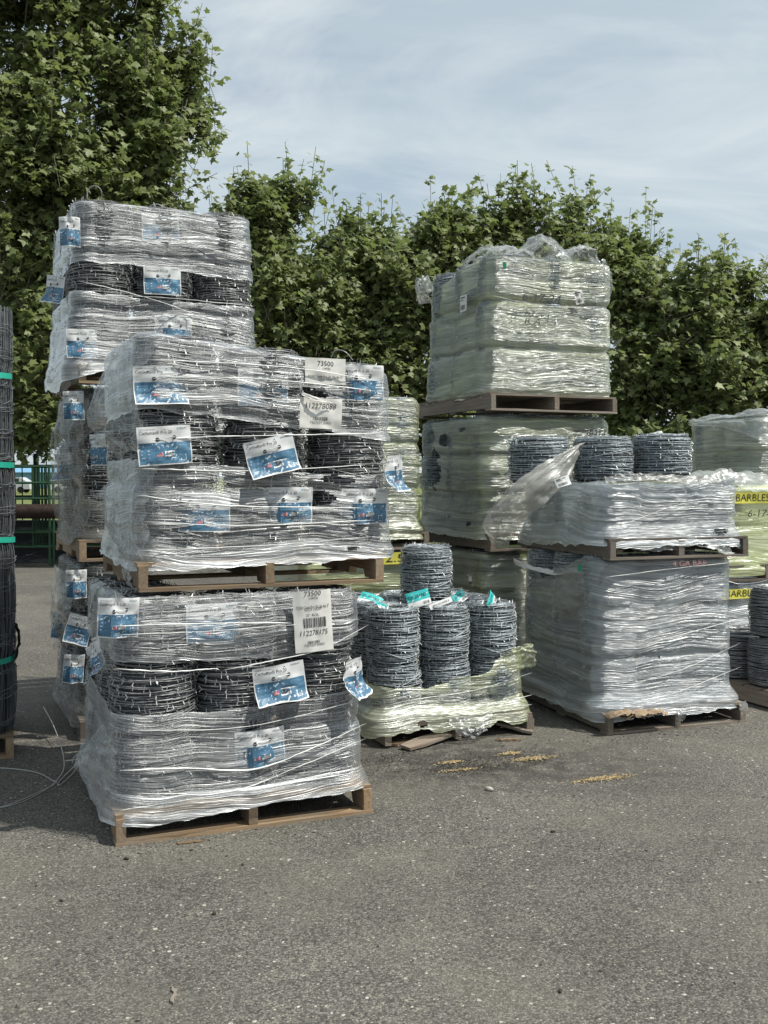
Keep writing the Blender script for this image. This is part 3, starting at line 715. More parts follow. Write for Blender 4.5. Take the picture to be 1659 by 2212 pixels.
# ================================================================== the stacks
R22 = math.radians(22.6)
def const(z): return lambda s: z+0*s
def edge(pts, n=.012, seed=0, f=9):
    """piecewise-linear edge height along the arc, ragged"""
    xs = [p[0] for p in pts]; zs = [p[1] for p in pts]
    return lambda s: np.interp(s, xs, zs)+(fbm(s*f, s*0+seed, seed, 3)-.5)*2*n

# ---- A: near left stack
A1 = Load((-1.161, 4.431), R22, 1.20, 1.20, 0.0, 'A', 3, 'nearest stack lower pallet', shift=(-.005, 0), px=.392, py=.397, H=.312, taper=.03)
A2 = Load((-1.105, 4.64), R22, 1.20, 1.20, 1.082, 'A', 3, 'nearest stack upper pallet', shift=(.044, -.005), px=.424, py=.395, H=.333, slope=-.135, taper=.015, slipx=.010)
pallet(A1.org, A1.rot, 1.20, 1.20, 0, M['wood_new'], 'tan wooden pallet on the asphalt under the nearest stack', seed=1)
pallet(A2.org, A2.rot, 1.20, 1.20, 1.082, M['wood_new'], 'tan wooden pallet with notched side, raised between the two nearest wrapped loads', seed=2)
gA = 'dark barbed wire rolls in the nearest stack'
A1.fill(A1.std(), gA, 'dark barbed wire roll'); A2.fill(A2.std(), gA, 'dark barbed wire roll')
def sF(L, x): return s_of(L, x=x, rc=.13)
def sL(L, y): return s_of(L, y=y, rc=.13)
A1b = [(edge([(0, .09), (sL(A1, .3), .08), (sF(A1, .0), .09), (sF(A1, .12), .075), (sF(A1, .6), .11), (sF(A1, 1.1), .115), (9, .12)], .014, 3),
        edge([(0, .60), (sF(A1, 0), .56), (sF(A1, .5), .545), (sF(A1, .8), .55), (sF(A1, 1.15), .60), (9, .6)], .008, 4), True, True),
       (edge([(0, .78), (sF(A1, 0), .79), (sF(A1, .45), .775), (sF(A1, .8), .765), (sF(A1, 1.15), .84), (9, .82)], .010, 5), const(A1.ztop+.02), True, 'top')]
wA1 = wrap(A1, M['film_clear'], 'clear stretch wrap on the lower nearest load, open in a band round the middle rolls', A1b, 11, top=.04, skirt=.045, skirt_z=.13,
   holes=[(sF(A1, .62), .45, .03, .03)])
A2b = [(edge([(0, 1.2), (sF(A2, .0), 1.17), (sF(A2, .5), 1.19), (sF(A2, 1.15), 1.20), (9, 1.2)], .016, 6),
        edge([(0, 1.66), (sF(A2, 0), 1.655), (sF(A2, .5), 1.64), (sF(A2, .85), 1.625), (sF(A2, 1.15), 1.635), (9, 1.65)], .010, 7), True, True),
       (edge([(0, 1.85), (sF(A2, 0), 1.87), (sF(A2, .5), 1.86), (sF(A2, 1.15), 1.825), (9, 1.84)], .010, 8), const(A2.ztop+.02), True, 'top')]
wA2 = wrap(A2, M['film_clear'], 'glossy clear stretch wrap torn open round the middle rolls of the upper nearest load', A2b, 12, skirt=.03, skirt_z=1.2, tents=220, amp=.003,
   holes=[(sF(A2, .83), 1.50, .13, .042), (sF(A2, .95), 1.60, .09, .02), (sF(A2, .79), 2.015, .12, .022), (sF(A2, 1.04), 1.25, .035, .013)])
for i, (L, par, lst) in enumerate([
   (A1, wA1, [[(.0, .775), (.25, .745), (.42, .745), (.46, .738)], [(.48, .735), (.7, .76), (.95, .80), (1.18, .90)], [(.02, .33), (.3, .31), (.62, .27), (.9, .34), (1.17, .43)], [(.05, .50), (.6, .47), (1.17, .55)], [(.1, .22), (.5, .18), (.8, .25), (1.17, .36)], [(.0, .96), (.4, .95), (.8, .93)], [(.0, .92), (.5, .915), (1.15, .93)], [(.02, .155), (.4, .17), (1.1, .20)]]),
   (A2, wA2, [[(.03, 1.765), (.3, 1.785), (.7, 1.80), (1.17, 1.815)], [(.02, 1.40), (.5, 1.375), (1.15, 1.39)], [(.0, 1.52), (.4, 1.47), (1.1, 1.45)], [(.1, 1.96), (.6, 1.97), (1.17, 1.92)], [(.05, 2.05), (.6, 2.06), (1.17, 2.02)], [(.0, 1.64), (.5, 1.63), (1.1, 1.66)], [(.0, 1.27), (.6, 1.28), (1.15, 1.31)], [(.05, 2.13), (.7, 2.12), (1.17, 2.07)]])]):
    for q, pts in enumerate(lst):
        strand(par, L, [(x, L.y0-.022, z) for x, z in pts], (.0058 if q == 0 else .0030+.0014*(q % 3)), i*20+q)
for o in wA1.children: o.matrix_parent_inverse = Matrix()
# strand coordinates are local x,y with world z; parents sit at z = 0, so they line up as they are
put_tag(A2, (0, 0, 1), 357, 962, 4, 0); put_tag(A2, (1, 0, 1), 588, 985, 13, 1); put_tag(A2, (2, 0, 1), 855, 1022, 4, 3, .55, .03, yaw=35)
put_tag(A2, (0, 0, 2), 348, 832, 2, 1, off=.006); put_tag(A2, (1, 0, 2), 570, 838, -1, 0, off=.004); put_tag(A2, (2, 0, 2), 782, 828, 2, 2, off=.012)
put_tag(A2, (0, 0, 0), 443, 1108, -1, 0, off=.004); put_tag(A2, (1, 0, 0), 625, 1092, 0, 2, off=.004); put_tag(A2, (2, 0, 0), 790, 1094, 0, 2, off=.008)
put_tag(A2, (0, 1, 1), 205, 972, 0, 2, .7, .045, 'L', 25)
put_tag(A1, (1, 0, 1), 606, 1476, 7, 1); put_tag(A1, (2, 0, 1), 768, 1462, 10, 3, .6, .03, yaw=40)
put_tag(A1, (0, 0, 2), 257, 1335, -2, 2, .72, .006); put_tag(A1, (1, 0, 2), 462, 1346, 0, 0, 1, .004); put_tag(A1, (1, 0, 0), 565, 1617, 4, 2, .95, .016)
put_tag(A1, (0, 1, 1), 206, 1425, 30, 3, .6, .05, 'L', 20)
def paper_label(par, L, w, h, px, py, deg, fn, seed, off=.03, label=None, side='F', yaw=0, name='shipping_label', **kw):
    s = Sheet(w, h, seed=seed, **kw); s.outline(); fn(s); me, pr = s.build(name, M['paper'])
    p = L.face(px, py, off, side)
    o = obj(name, me, par, (p.x, p.y, p.z), (0, -math.radians(deg), (0 if side == 'F' else -PI/2)+math.radians(yaw)))
    if label: o['label'] = label
    obj('print', pr, o, kind='stuff'); return o
def lab1(s):
    w, h = s.w, s.h
    s.text('73500', w/2, h*.915, .034, 'ink', center=True, shear=.1); s.text('134936', w*.52, h*.862, .016, 'ink', center=True)
    s.text('73500 Cattle Pro 20 14g 4pt 5"', w*.5, h*.712, .019, 'ink', center=True, width=w*.86, shear=.1); s.text("GC3 1320'", w*.5, h*.676, .019, 'ink', center=True, shear=.1)
    s.text('27  ROL', w*.48, h*.582, .018, 'ink', center=True); s.bars(w*.24, h*.40, w*.84, h*.56, 'ink', 3)
    s.text('112278175', w*.5, h*.275, .034, 'ink', center=True, width=w*.72, shear=.15); s.bars(w*.32, h*.14, w*.64, h*.185, 'ink', 4); s.text('736763735001', w*.49, h*.095, .017, 'ink', center=True)
paper_label(wA1, A1, .185, .285, 678, 1342, 3, lab1, 21, .035, 'creased white label printed 73500 and 112278175', wr=.006, bend=.012)
def lab2(s):
    w, h = s.w, s.h
    s.text('73500', w*.5, h*.70, .034, 'ink', center=True); s.text('134936', w*.52, h*.56, .015, 'ink', center=True)
    s.text('73500 Cattle Pro 20 14g 4pt 5"', w*.5, h*.25, .016, 'ink', center=True, width=w*.86); s.text("GC3 1320'", w*.5, h*.13, .016, 'ink', center=True)
paper_label(wA2, A2, .205, .125, 703, 802, 0, lab2, 22, .010, 'white label under the film printed 73500', wr=.005)
def lab3(s):
    w, h = s.w, s.h
    s.text('112278088', w*.5, h*.66, .036, 'ink', center=True, width=w*.72, shear=.15); s.bars(w*.33, h*.27, w*.66, h*.38, 'ink', 5); s.text('736763735001', w*.5, h*.15, .018, 'ink', center=True)
paper_label(wA2, A2, .212, .145, 693, 893, -2, lab3, 23, .034, 'torn white label printed 112278088 with a folded corner', wr=.008)
# folded-over corner of that label
p = A2.face(690, 868, .044)
flap(wA2, [[A2.W(p.x-.085, p.y+.006, p.z+.045), A2.W(p.x-.03, p.y-.008, p.z+.025), A2.W(p.x+.07, p.y-.004, p.z-.004)], [A2.W(p.x-.088, p.y+.004, p.z+.028), A2.W(p.x-.03, p.y-.012, p.z+.002), A2.W(p.x+.07, p.y-.006, p.z-.008)]], M['paper'], 'label_fold', 14, 8, .004, 3)

# loose film billowing at the left of A
def AL(L, x, y, z): return L.W(x, y, z)
flap(wA2, [[A2.W(.10, .02, 2.19), A2.W(.02, .05, 2.02), A2.W(.03, .02, 1.80), A2.W(.06, .01, 1.70)],
           [A2.W(.0, .25, 2.20), A2.W(-.10, .25, 2.0), A2.W(-.11, .2, 1.83), A2.W(-.02, .12, 1.72)],
           [A2.W(.0, .55, 2.2), A2.W(-.12, .5, 1.98), A2.W(-.14, .42, 1.80), A2.W(-.03, .22, 1.68)]], M['film_bag'], 'loose_flap', 46, 40, .016, 5, .12)
flap(wA2, [[A2.W(.12, .0, 1.66), A2.W(.05, -.005, 1.52), A2.W(.04, .0, 1.36), A2.W(.10, -.01, 1.22)],
           [A2.W(.02, .15, 1.64), A2.W(-.07, .12, 1.50), A2.W(-.08, .14, 1.36), A2.W(.0, .1, 1.22)],
           [A2.W(.0, .35, 1.62), A2.W(-.10, .34, 1.52), A2.W(-.06, .34, 1.35), A2.W(.0, .3, 1.24)]], M['film_bag'], 'loose_flap', 44, 34, .02, 6, .05)
flap(wA2, [[A2.W(.0, .12, 1.22), A2.W(-.02, .08, 1.14), A2.W(.0, .05, 1.09)], [A2.W(-.02, .22, 1.22), A2.W(-.04, .16, 1.14), A2.W(-.02, .09, 1.10)]], M['film_bag'], 'loose_flap', 14, 12, .01, 8, .25)
flap(wA1, [[A1.W(.02, .06, .50), A1.W(.01, .05, .36), A1.W(.02, .05, .22)],
           [A1.W(-.01, .16, .46), A1.W(-.05, .2, .36), A1.W(-.04, .15, .22)],
           [A1.W(.0, .35, .46), A1.W(-.13, .36, .30), A1.W(-.07, .3, .20)]], M['film_bag'], 'loose_flap', 30, 26, .008, 9, -.1)
flap(wA1, [[A1.W(.02, .05, .98), A1.W(.01, .04, .86), A1.W(.02, .04, .76)], [A1.W(-.02, .3, 1.0), A1.W(-.04, .3, .88), A1.W(-.02, .2, .74)]], M['film_dull'], 'loose_flap', 24, 20, .010, 19, -.1)
# thin wires springing from the top of A2
for pts, rr in (([at(330, 735, 5.0), at(352, 700, 5.0), at(395, 680, 5.0), at(445, 705, 5.0), at(466, 745, 5.0)], .0022), ([at(715, 772, 5.3), at(725, 757, 5.3), at(745, 760, 5.3), at(762, 778, 5.3)], .003), ([at(345, 738, 4.95), at(352, 729, 4.95), at(375, 732, 4.95), at(392, 738, 4.95)], .003)):
    P = catmull([tuple(x) for x in pts], 10); v, f = tube(P, rr, 5); o = obj('wire_end', mkmesh('wire_end', v, f, M['wire_a'])); ro = A2.rolls[(0, 0, 2)] if rr != .0022 else A2.rolls[(1, 0, 2)]
    o.parent = ro; o.matrix_parent_inverse = rmat(ro).inverted()

# ---- B: stack behind left, three pallets high
R24 = math.radians(24)
zB = [0.0, 1.086, 2.168]; B = []
names = ['tall left stack bottom pallet', 'tall left stack middle pallet', 'tall left stack top pallet']
for i in range(3):
    L = Load((-1.84+(.0, -.01, .0)[i], 6.22+(.0, .05, .04)[i]), R24, 1.16, 1.20, zB[i], 'A', 3, names[i], px=(.38, .38, .398)[i], py=.40, shift=((0, 0), (0, 0), (-.035, -.01))[i], H=(.312, .312, .332)[i], taper=(0, .02, .07)[i], slipx=.012); B.append(L)
    pallet(L.org, L.rot, 1.16, 1.20, zB[i], M['wood_new'] if i else M['wood_old'], ['weathered wooden pallet on the ground under the tall stack behind left', 'tan wooden pallet between the bottom and middle loads of the tall left stack', 'tan wooden pallet holding the topmost left load, partly hidden by film'][i], seed=5+i)
    want = L.std() if i == 2 else [k for k in L.std() if k[0] == 0]
    L.fill(want, 'dark barbed wire rolls in the tall left stack', 'dark barbed wire roll')
B1, B2, B3 = B
def zf(L, f): return L.z0+L.H*f
wB3 = wrap(B3, M['film_clear'], 'clear stretch wrap on the topmost left load with a bare band of rolls', [
   (edge([(0, 2.2), (sL(B3, .4), 2.14), (sF(B3, 0), 2.19), (sF(B3, .2), 2.26), (9, 2.27)], .02, 13), edge([(0, 2.74), (sF(B3, 0), 2.73), (sF(B3, .5), 2.70), (sF(B3, 1.1), 2.70), (9, 2.7)], .010, 14), True, True),
   (edge([(0, 2.86), (sF(B3, 0), 2.91), (sF(B3, .5), 2.90), (sF(B3, .8), 2.88), (sF(B3, 1.1), 2.87), (9, 2.87)], .012, 15), const(B3.ztop+.03), True, 'top')], 13, skirt=.03, skirt_z=2.29, tents=200)
for q, pts in enumerate([[(.0, 2.78), (.3, 2.73), (.6, 2.66), (.8, 2.58)], [(.1, 2.70), (.5, 2.715), (1.1, 2.70)], [(.05, 3.05), (.5, 3.07), (1.1, 3.0)], [(.0, 3.12), (.6, 3.08), (1.1, 2.98)], [(.1, 2.50), (.6, 2.47), (1.1, 2.44)], [(.2, 3.17), (.7, 3.14), (1.1, 3.06)]]):
    strand(wB3, B3, [(x, B3.y0-.022, z) for x, z in pts], .0035, 50+q)
wB2 = wrap(B2, M['film_shade'], 'shade-toned torn film on the middle load of the tall left stack', [
   (edge([(0, 1.2), (sL(B2, .3), 1.17), (sF(B2, .0), 1.22), (9, 1.22)], .02, 16), edge([(0, 1.62), (sL(B2, .1), 1.48), (sF(B2, .3), 1.40), (9, 1.4)], .03, 17), True, True),
   (edge([(0, 1.72), (sL(B2, .1), 1.82), (sF(B2, .2), 1.95), (9, 1.95)], .03, 18), const(B2.ztop+.02), True, 'top')], 14, skirt=.03, skirt_z=1.2, tents=120, wav=.022)
wB1 = wrap(B1, M['film_shade'], 'shade-toned torn film on the bottom load of the tall left stack', [
   (edge([(0, .07), (sF(B1, .0), .08), (9, .1)], .02, 19), edge([(0, .5), (sL(B1, .1), .34), (sF(B1, .3), .30), (9, .3)], .03, 20), True, True),
   (edge([(0, .68), (sL(B1, .1), .80), (sF(B1, .2), .9), (9, .9)], .03, 21), const(B1.ztop+.02), True, 'top')], 15, skirt=.04, skirt_z=.13, tents=120, wav=.02)
flap(wB2, [[B2.W(.06, .0, 2.08), B2.W(.04, -.01, 1.85), B2.W(.05, .0, 1.55), B2.W(.07, .0, 1.28)], [B2.W(-.02, .3, 2.1), B2.W(-.05, .3, 1.85), B2.W(-.04, .3, 1.5), B2.W(.0, .3, 1.22)], [B2.W(-.02, .8, 2.1), B2.W(-.07, .8, 1.8), B2.W(-.06, .8, 1.5), B2.W(.0, .8, 1.2)]], M['film_dull'], 'loose_flap', 40, 40, .018, 15, -.15)
flap(wB1, [[B1.W(-.01, .1, .98), B1.W(-.05, .05, .80), B1.W(-.02, .02, .60)], [B1.W(-.03, .5, 1.0), B1.W(-.08, .5, .75), B1.W(-.05, .5, .5)], [B1.W(-.02, 1.0, 1.0), B1.W(-.05, 1.0, .75), B1.W(-.03, 1.0, .4)]], M['film_dull'], 'loose_flap', 36, 30, .016, 16, .1)
flap(wB3, [[B3.W(.10, .0, 2.32), B3.W(.04, -.02, 2.25), B3.W(-.01, .02, 2.17)], [B3.W(-.02, .3, 2.36), B3.W(-.06, .3, 2.25), B3.W(-.05, .3, 2.13)], [B3.W(-.02, .9, 2.36), B3.W(-.08, .9, 2.25), B3.W(-.02, .7, 2.13)]], M['film_dull'], 'loose_flap', 34, 30, .014, 17, 0)
put_tag(B3, (1, 0, 1), 352, 606, 1, 0, .95); put_tag(B3, (0, 1, 1), 116, 625, -10, 1, .8, .05, 'L', 30); put_tag(B3, (0, 0, 2), 152, 500, 2, 2, .5, .01); put_tag(B3, (1, 0, 2), 348, 492, 1, 0, .95, .004)
put_tag(B3, (0, 0, 0), 178, 742, 1, 0, .75, .006); put_tag(B3, (1, 0, 0), 376, 715, -1, 2, .95, .004)
put_tag(B2, (0, 0, 2), 160, 876, 2, 2, .5, .01); put_tag(B2, (0, 1, 1), 143, 1008, 4, 3, .8, .03, 'L', 40)
put_tag(B1, (0, 0, 1), 170, 1360, -18, 1, .62, .02); put_tag(B1, (0, 1, 1), 130, 1352, -4, 0, .6, .05, 'L', 50); put_tag(B1, (0, 0, 0), 160, 1445, -4, 2, .5, .02); put_tag(B1, (0, 0, 2), 166, 1262, 0, 2, .5, .01)
for px, py in ((205, 405), (338, 432)):
    c = at(px, py+22, 6.75); P = catmull([tuple(c+Vector((-.05, 0, -.06))), tuple(c+Vector((-.045, 0, .04))), tuple(c+Vector((.0, 0, .075))), tuple(c+Vector((.04, .01, .04))), tuple(c+Vector((.03, .02, -.06)))], 8)
    if px > 300: P[:, 2] = c.z+(P[:, 2]-c.z)*.5
    v, f = tube(P, .004, 5); o = obj('carrying_loop', mkmesh('carrying_loop', v, f, M['wire_a'])); ro = B3.rolls[(0 if px < 300 else 1, 0, 2)]; o.parent = ro; o.matrix_parent_inverse = rmat(ro).inverted()

# ---- C: tall roll of woven fence wire on its pallet at the left edge
pc = pallet((-3.15, 5.42), R22, 1.13, 1.1, 0, M['wood_new'], 'tan pallet corner under the tall fence wire roll at the left edge', seed=9)
def fence_roll(c, R, H):
    r = np.random.default_rng(5); parts = []
    z = np.linspace(0, H, 60)
    bands = np.arange(.09, H, .148)
    def rad(zz, a, q): return R*(1-.06*np.exp(-((zz-H*.0)/.1)**2)) + .010*np.sin(zz*6.3+q)*0 + (vn(zz*5, a*0+q*1.7, 3)-.5)*.014 - .016*sum(np.exp(-((zz-b)/.035)**2) for b in (.41, 1.11, 1.55, 2.05))
    for q in range(150):
        a = q/150*2*PI+r.uniform(-.02, .02); aa = a+(vn(z*4, z*0+q*.37, 8)-.5)*.11; rr = rad(z, a, q)-r.uniform(0, .018)
        parts.append(tube(np.stack([rr*np.cos(aa), rr*np.sin(aa), z], -1), .0027, 3))
    for b in bands:
        for k in range(r.integers(3, 6)):
            t = np.linspace(0, 2*PI, 70); zz = b+r.uniform(-.03, .03)+(vn(t*3.5, t*0+b*9+k, 4)-.5)*.03; rr = rad(zz, t, k)+.002+(vn(t*9, t*0+k, 6)-.5)*.01
            parts.append(tube(np.stack([rr*np.cos(t), rr*np.sin(t), zz], -1), .0028, 3))
    v, f = joinv(parts); o = obj('fence_wire_roll', mkmesh('fence_wire_roll', v, f, M['fence_wire']), None, c)
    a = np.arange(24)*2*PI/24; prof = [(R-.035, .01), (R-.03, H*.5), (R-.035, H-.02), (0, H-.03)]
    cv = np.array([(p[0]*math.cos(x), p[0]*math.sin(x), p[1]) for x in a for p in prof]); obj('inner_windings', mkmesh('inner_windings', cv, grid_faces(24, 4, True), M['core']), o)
    for zc in (.41, 1.11, 1.55, 2.05):
        t = np.arange(40)*2*PI/40; rr = R+.002+(vn(t*3, t*0, int(zc*10))-.5)*.008-.004; hw = .016; tl = .012*np.sin(t+zc*3)
        ring = [np.stack([(rr+e)*np.cos(t), (rr+e)*np.sin(t), zc+tl+dz], -1) for e, dz in ((0, -hw), (.002, -hw), (.002, hw), (0, hw))]
        G = np.stack(ring, 1).reshape(-1, 3); nu = 40; i = np.arange(nu)[:, None]; j = np.arange(4)[None]; F = np.stack([i*4+j, ((i+1) % nu)*4+j, ((i+1) % nu)*4+(j+1) % 4, i*4+(j+1) % 4], -1).reshape(-1, 4)
        obj('strap', mkmesh('strap', G, F, M['strap'], smooth=False), o)
    return o
cR = fence_roll((-2.435, 5.97, PH+.002), .285, 2.44); tag(cR, 'tall dark roll of woven fence wire bound with teal straps', 'wire roll')
fl = flap(cR, [[at(33, 1345, 5.95), at(40, 1380, 5.95), at(34, 1430, 5.95)], [at(38, 1348, 6.0), at(47, 1378, 6.0), at(38, 1420, 6.0)]], M['iron'], 'torn_liner', 10, 10, .01, 3)

# ---- D: low pallet with bare rolls in the middle
D1 = Load((0.005, 6.045), math.radians(21.8), 1.02, 1.20, 0.0, 'B', 2, 'low open middle pallet', inset=.05, ph=.135, shift=(-.035, 0))
pd = pallet(D1.org, D1.rot, 1.0, 1.20, 0, M['wood_old'], 'broken grey pallet under the low open load in the middle', seed=12, notch=False, skip_bot=(0,))
D1.fill([k for k in D1.std() if k[2] == 0]+[(i, j, 1) for i in range(3) for j in range(3)], 'bare grey barbed wire rolls on the low middle pallet', 'bare grey barbed wire roll')
x, y = D1.center(1, 1)
lone = add_roll('B', D1.W(x+.02, y-.04, D1.z0+2*D1.H+.006), 'lone grey barbed wire roll standing highest on the low open middle load', None, k=1)
wD = wrap(D1, M['film_yellow'], 'yellowed stretch wrap sagging round the foot of the low open middle load', [
   (edge([(0, .08), (sL(D1, .4), .07), (sF(D1, .0), .06), (sF(D1, .25), .10), (sF(D1, .45), .075), (sF(D1, .6), .09), (sF(D1, 1.0), .085), (9, .1)], .028, 23, 12),
    edge([(0, .42), (sF(D1, -.05), .36), (sF(D1, .3), .335), (sF(D1, .55), .38), (sF(D1, .75), .41), (sF(D1, .85), .50), (sF(D1, .98), .535), (sF(D1, 1.1), .50), (9, .5)], .02, 24, 12), True, True)], 16, rc=.11, skirt=.06, skirt_z=.15, wav=.016, tents=160,
   holes=[(sF(D1, .80), .33, .04, .018), (sF(D1, .26), .13, .03, .018), (sF(D1, .74), .24, .015, .012)])
for q, pts in enumerate([[(.0, .2), (.4, .19), (.7, .2), (1.0, .24)], [(.1, .27), (.6, .3), (1.0, .38)], [(.3, .14), (.6, .17), (1.0, .18)]]):
    strand(wD, D1, [(x, D1.y0-.03, z) for x, z in pts], .004, 70+q)
flap(wD, [[D1.W(.40, -.02, .16), D1.W(.42, -.05, .10), D1.W(.46, -.06, .05)], [D1.W(.52, -.03, .16), D1.W(.54, -.08, .09), D1.W(.55, -.09, .035)], [D1.W(.70, -.02, .17), D1.W(.68, -.05, .12), D1.W(.64, -.06, .07)]], M['film_bag'], 'loose_flap', 26, 22, .014, 31, .25)
flap(wD, [[D1.W(.78, -.0, .44), D1.W(.80, -.01, .50), D1.W(.86, -.0, .54)], [D1.W(.86, -.02, .42), D1.W(.9, -.04, .52), D1.W(.95, -.02, .57)], [D1.W(1.0, .0, .42), D1.W(1.0, -.01, .5), D1.W(1.0, .0, .55)]], M['film_yellow'], 'loose_flap', 22, 18, .016, 32, .1)
# teal brand tags on the bare rolls
def ok_tag(seed, w=.15, h=.095):
    s = Sheet(w, h, seed=seed, wr=.006, bend=.01); s.outline(10, 8); s.rect(.0, h*.38, w, h, 'teal', .0008)
    s.text('OK BRAND', w*.06, h*.58, .028, 'ink', width=w*.80, lift=.0018); s.bars(w*.62, h*.08, w*.9, h*.28, 'ink', seed); return s.build('tag', M['card'])
okm = ok_tag(5)
def put_ok(ro, wp, rz, rx, ry, sc=1):
    mw = Matrix.Translation(wp) @ Euler((rx, ry, rz)).to_matrix().to_4x4() @ Matrix.Scale(sc, 4)
    rm = rmat(ro)
    t = obj('tag', okm[0], ro); t.matrix_local = rm.inverted() @ mw; obj('print', okm[1], t, kind='stuff')
put_ok(D1.rolls[(1, 0, 1)], at(905, 1293, 6.33), .35, -.25, -.22, 1.02)
put_ok(D1.rolls[(2, 0, 1)], at(990, 1293, 6.6), .5, -.7, -.6, .8)
put_ok(D1.rolls[(2, 0, 1)], at(1063, 1297, 6.45), 1.2, -.4, -.7, .8)
put_ok(D1.rolls[(0, 0, 1)], at(800, 1294, 6.6), -.3, -1.0, .3, 1)
put_ok(D1.rolls[(0, 0, 1)], at(830, 1310, 6.25), .6, -1.1, .4, .7)
s = Sheet(.15, .035, seed=6, wr=.004); s.outline(8, 4); s.text('(201) 4G BARB 4', .02, .012, .016, 'ink', width=.11); wm = s.build('tag', M['card'])
mw = Matrix.Translation(at(952, 1303, 6.3)) @ Euler((-.5, -.32, .3)).to_matrix().to_4x4(); ro = D1.rolls[(1, 0, 1)]
t = obj('tag', wm[0], ro); t.matrix_local = rmat(ro).inverted() @ mw; obj('print', wm[1], t, kind='stuff')
# broken boards of that pallet
def plank(name, p0, p1, w, th, mat, par=None, label=None, cat=None, seed=0, tiltx=0.0, group=None):
    d = Vector(p1)-Vector(p0); L = d.length; r = np.random.default_rng(seed); n = 7; xs = np.linspace(0, L, n); v = []
    for i, x in enumerate(xs):
        k = 1.0 if 0 < i < n-1 else .72
        j = r.uniform(-.006, .006, 2); ex = r.uniform(-.02, .02, 2) if i in (0, n-1) else (0, 0)
        v += [(x+ex[0], -w/2*k+j[0], 0), (x+ex[1], w/2*k+j[1], 0), (x+ex[1], w/2*k+j[1], th), (x+ex[0], -w/2*k+j[0], th)]
    v = np.array(v); f = []
    for i in range(n-1):
        a = i*4; b = a+4
        for j in range(4): f.append((a+j, b+j, b+(j+1) % 4, a+(j+1) % 4))
    f += [(3, 2, 1, 0), (len(v)-4, len(v)-3, len(v)-2, len(v)-1)]
    me = mkmesh(name, v, np.array(f), mat, smooth=False); o = obj(name, me)
    q = d.to_track_quat('X', 'Z'); o.rotation_euler = (q.to_matrix() @ Matrix.Rotation(tiltx, 3, 'X')).to_euler(); o.location = p0
    if par is not None: o.parent = par; o.matrix_parent_inverse = par_inv(par)
    if label: tag(o, label, cat, group)
    return o
plank('broken_board', gpt(872, 1618, .012), gpt(1042, 1560, .05), .10, .016, M['wood_old'], None, 'split grey board poking out askew from under the low middle pallet', 'board', 3, .12)
plank('broken_board', gpt(1062, 1560, .05), gpt(1145, 1583, .012), .07, .016, M['wood_old'], None, 'short splintered board by the right foot of the broken middle pallet', 'board', 4)
plank('broken_block', gpt(1128, 1578, .004), gpt(1150, 1584, .004), .05, .085, M['wood_old'], pd, seed=6)
plank('broken_board', gpt(846, 1612, .004), gpt(878, 1604, .006), .06, .014, M['wood_new'], None, 'small pale broken board end inside the left opening of the middle pallet', 'board', 7)

# ---- E: right front stack
R19 = math.radians(19.3)
E1 = Load((1.385, 6.37), R19, 1.04, 1.22, 0.0, 'B', 3, 'right front stack ground pallet', inset=.06, px=.344, py=.378, H=.322, shift=(-.02, 0), taper=.035)
E2 = Load((1.40, 6.40), R19, 1.04, 1.22, 1.085, 'B', 2, 'right front stack raised pallet', inset=.06, shift=(-.01, 0), px=.345, py=.38)
pallet(E1.org, E1.rot, 1.04, 1.22, 0, M['wood_old'], 'weathered grey pallet on the asphalt under the right front stack', seed=14, notch=False)
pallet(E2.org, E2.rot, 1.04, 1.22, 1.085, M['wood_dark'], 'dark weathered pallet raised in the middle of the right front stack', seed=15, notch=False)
E1.fill(E1.std(), 'grey barbed wire rolls in the right front stack', 'grey wrapped wire roll'); 
E2.fill([k for k in E2.std() if k[2] == 0 and k[1] < 2], 'grey barbed wire rolls in the right front stack', 'grey wrapped wire roll')
for i, lab in ((0, 'left'), (1, 'middle'), (2, 'right')):
    x, y = E2.center(i, 2); c_ = at((1164, 1301, 1428)[i], 1040, 7.35+.13*i)
    E2.rolls[(i, 2, 1)] = add_roll('C', Vector((c_.x, c_.y, E2.z0+.335+(.0, .008, .03)[i])), f'bare grey barbed wire roll, {lab} of three on top of the right front stack', 'bare rolls on top of the right front stack', sc=(1.13, 1.13, 1.02))
    E2.rolls[(i, 2, 0)] = add_roll('B', E2.W(x, y, E2.z0), f'grey wrapped wire roll, {lab} of back row, bottom layer, right front stack raised pallet', 'grey barbed wire rolls in the right front stack', sc=(E2.sc, E2.sc, .96))
wE1 = wrap(E1, M['film_grey'], 'milky stretch wrap round the big ground load of the right front stack', [
   (edge([(0, .10), (sF(E1, .0), .08), (sF(E1, .2), .09), (sF(E1, .6), .085), (sF(E1, 1.0), .11), (9, .1)], .02, 25, 14),
    edge([(0, 1.0), (sL(E1, 1.0), 1.03), (sL(E1, .85), .9), (sL(E1, .65), .95), (sL(E1, .35), 1.07), (sF(E1, 0), 1.12), (9, 1.14)], .006, 26), True, 'top')], 17, rc=.12, skirt=.055, skirt_z=.15, tents=420, amp=.004, wav=.011,
   holes=[(sF(E1, .43), .45, .012, .009), (sF(E1, .2), .11, .05, .02)])
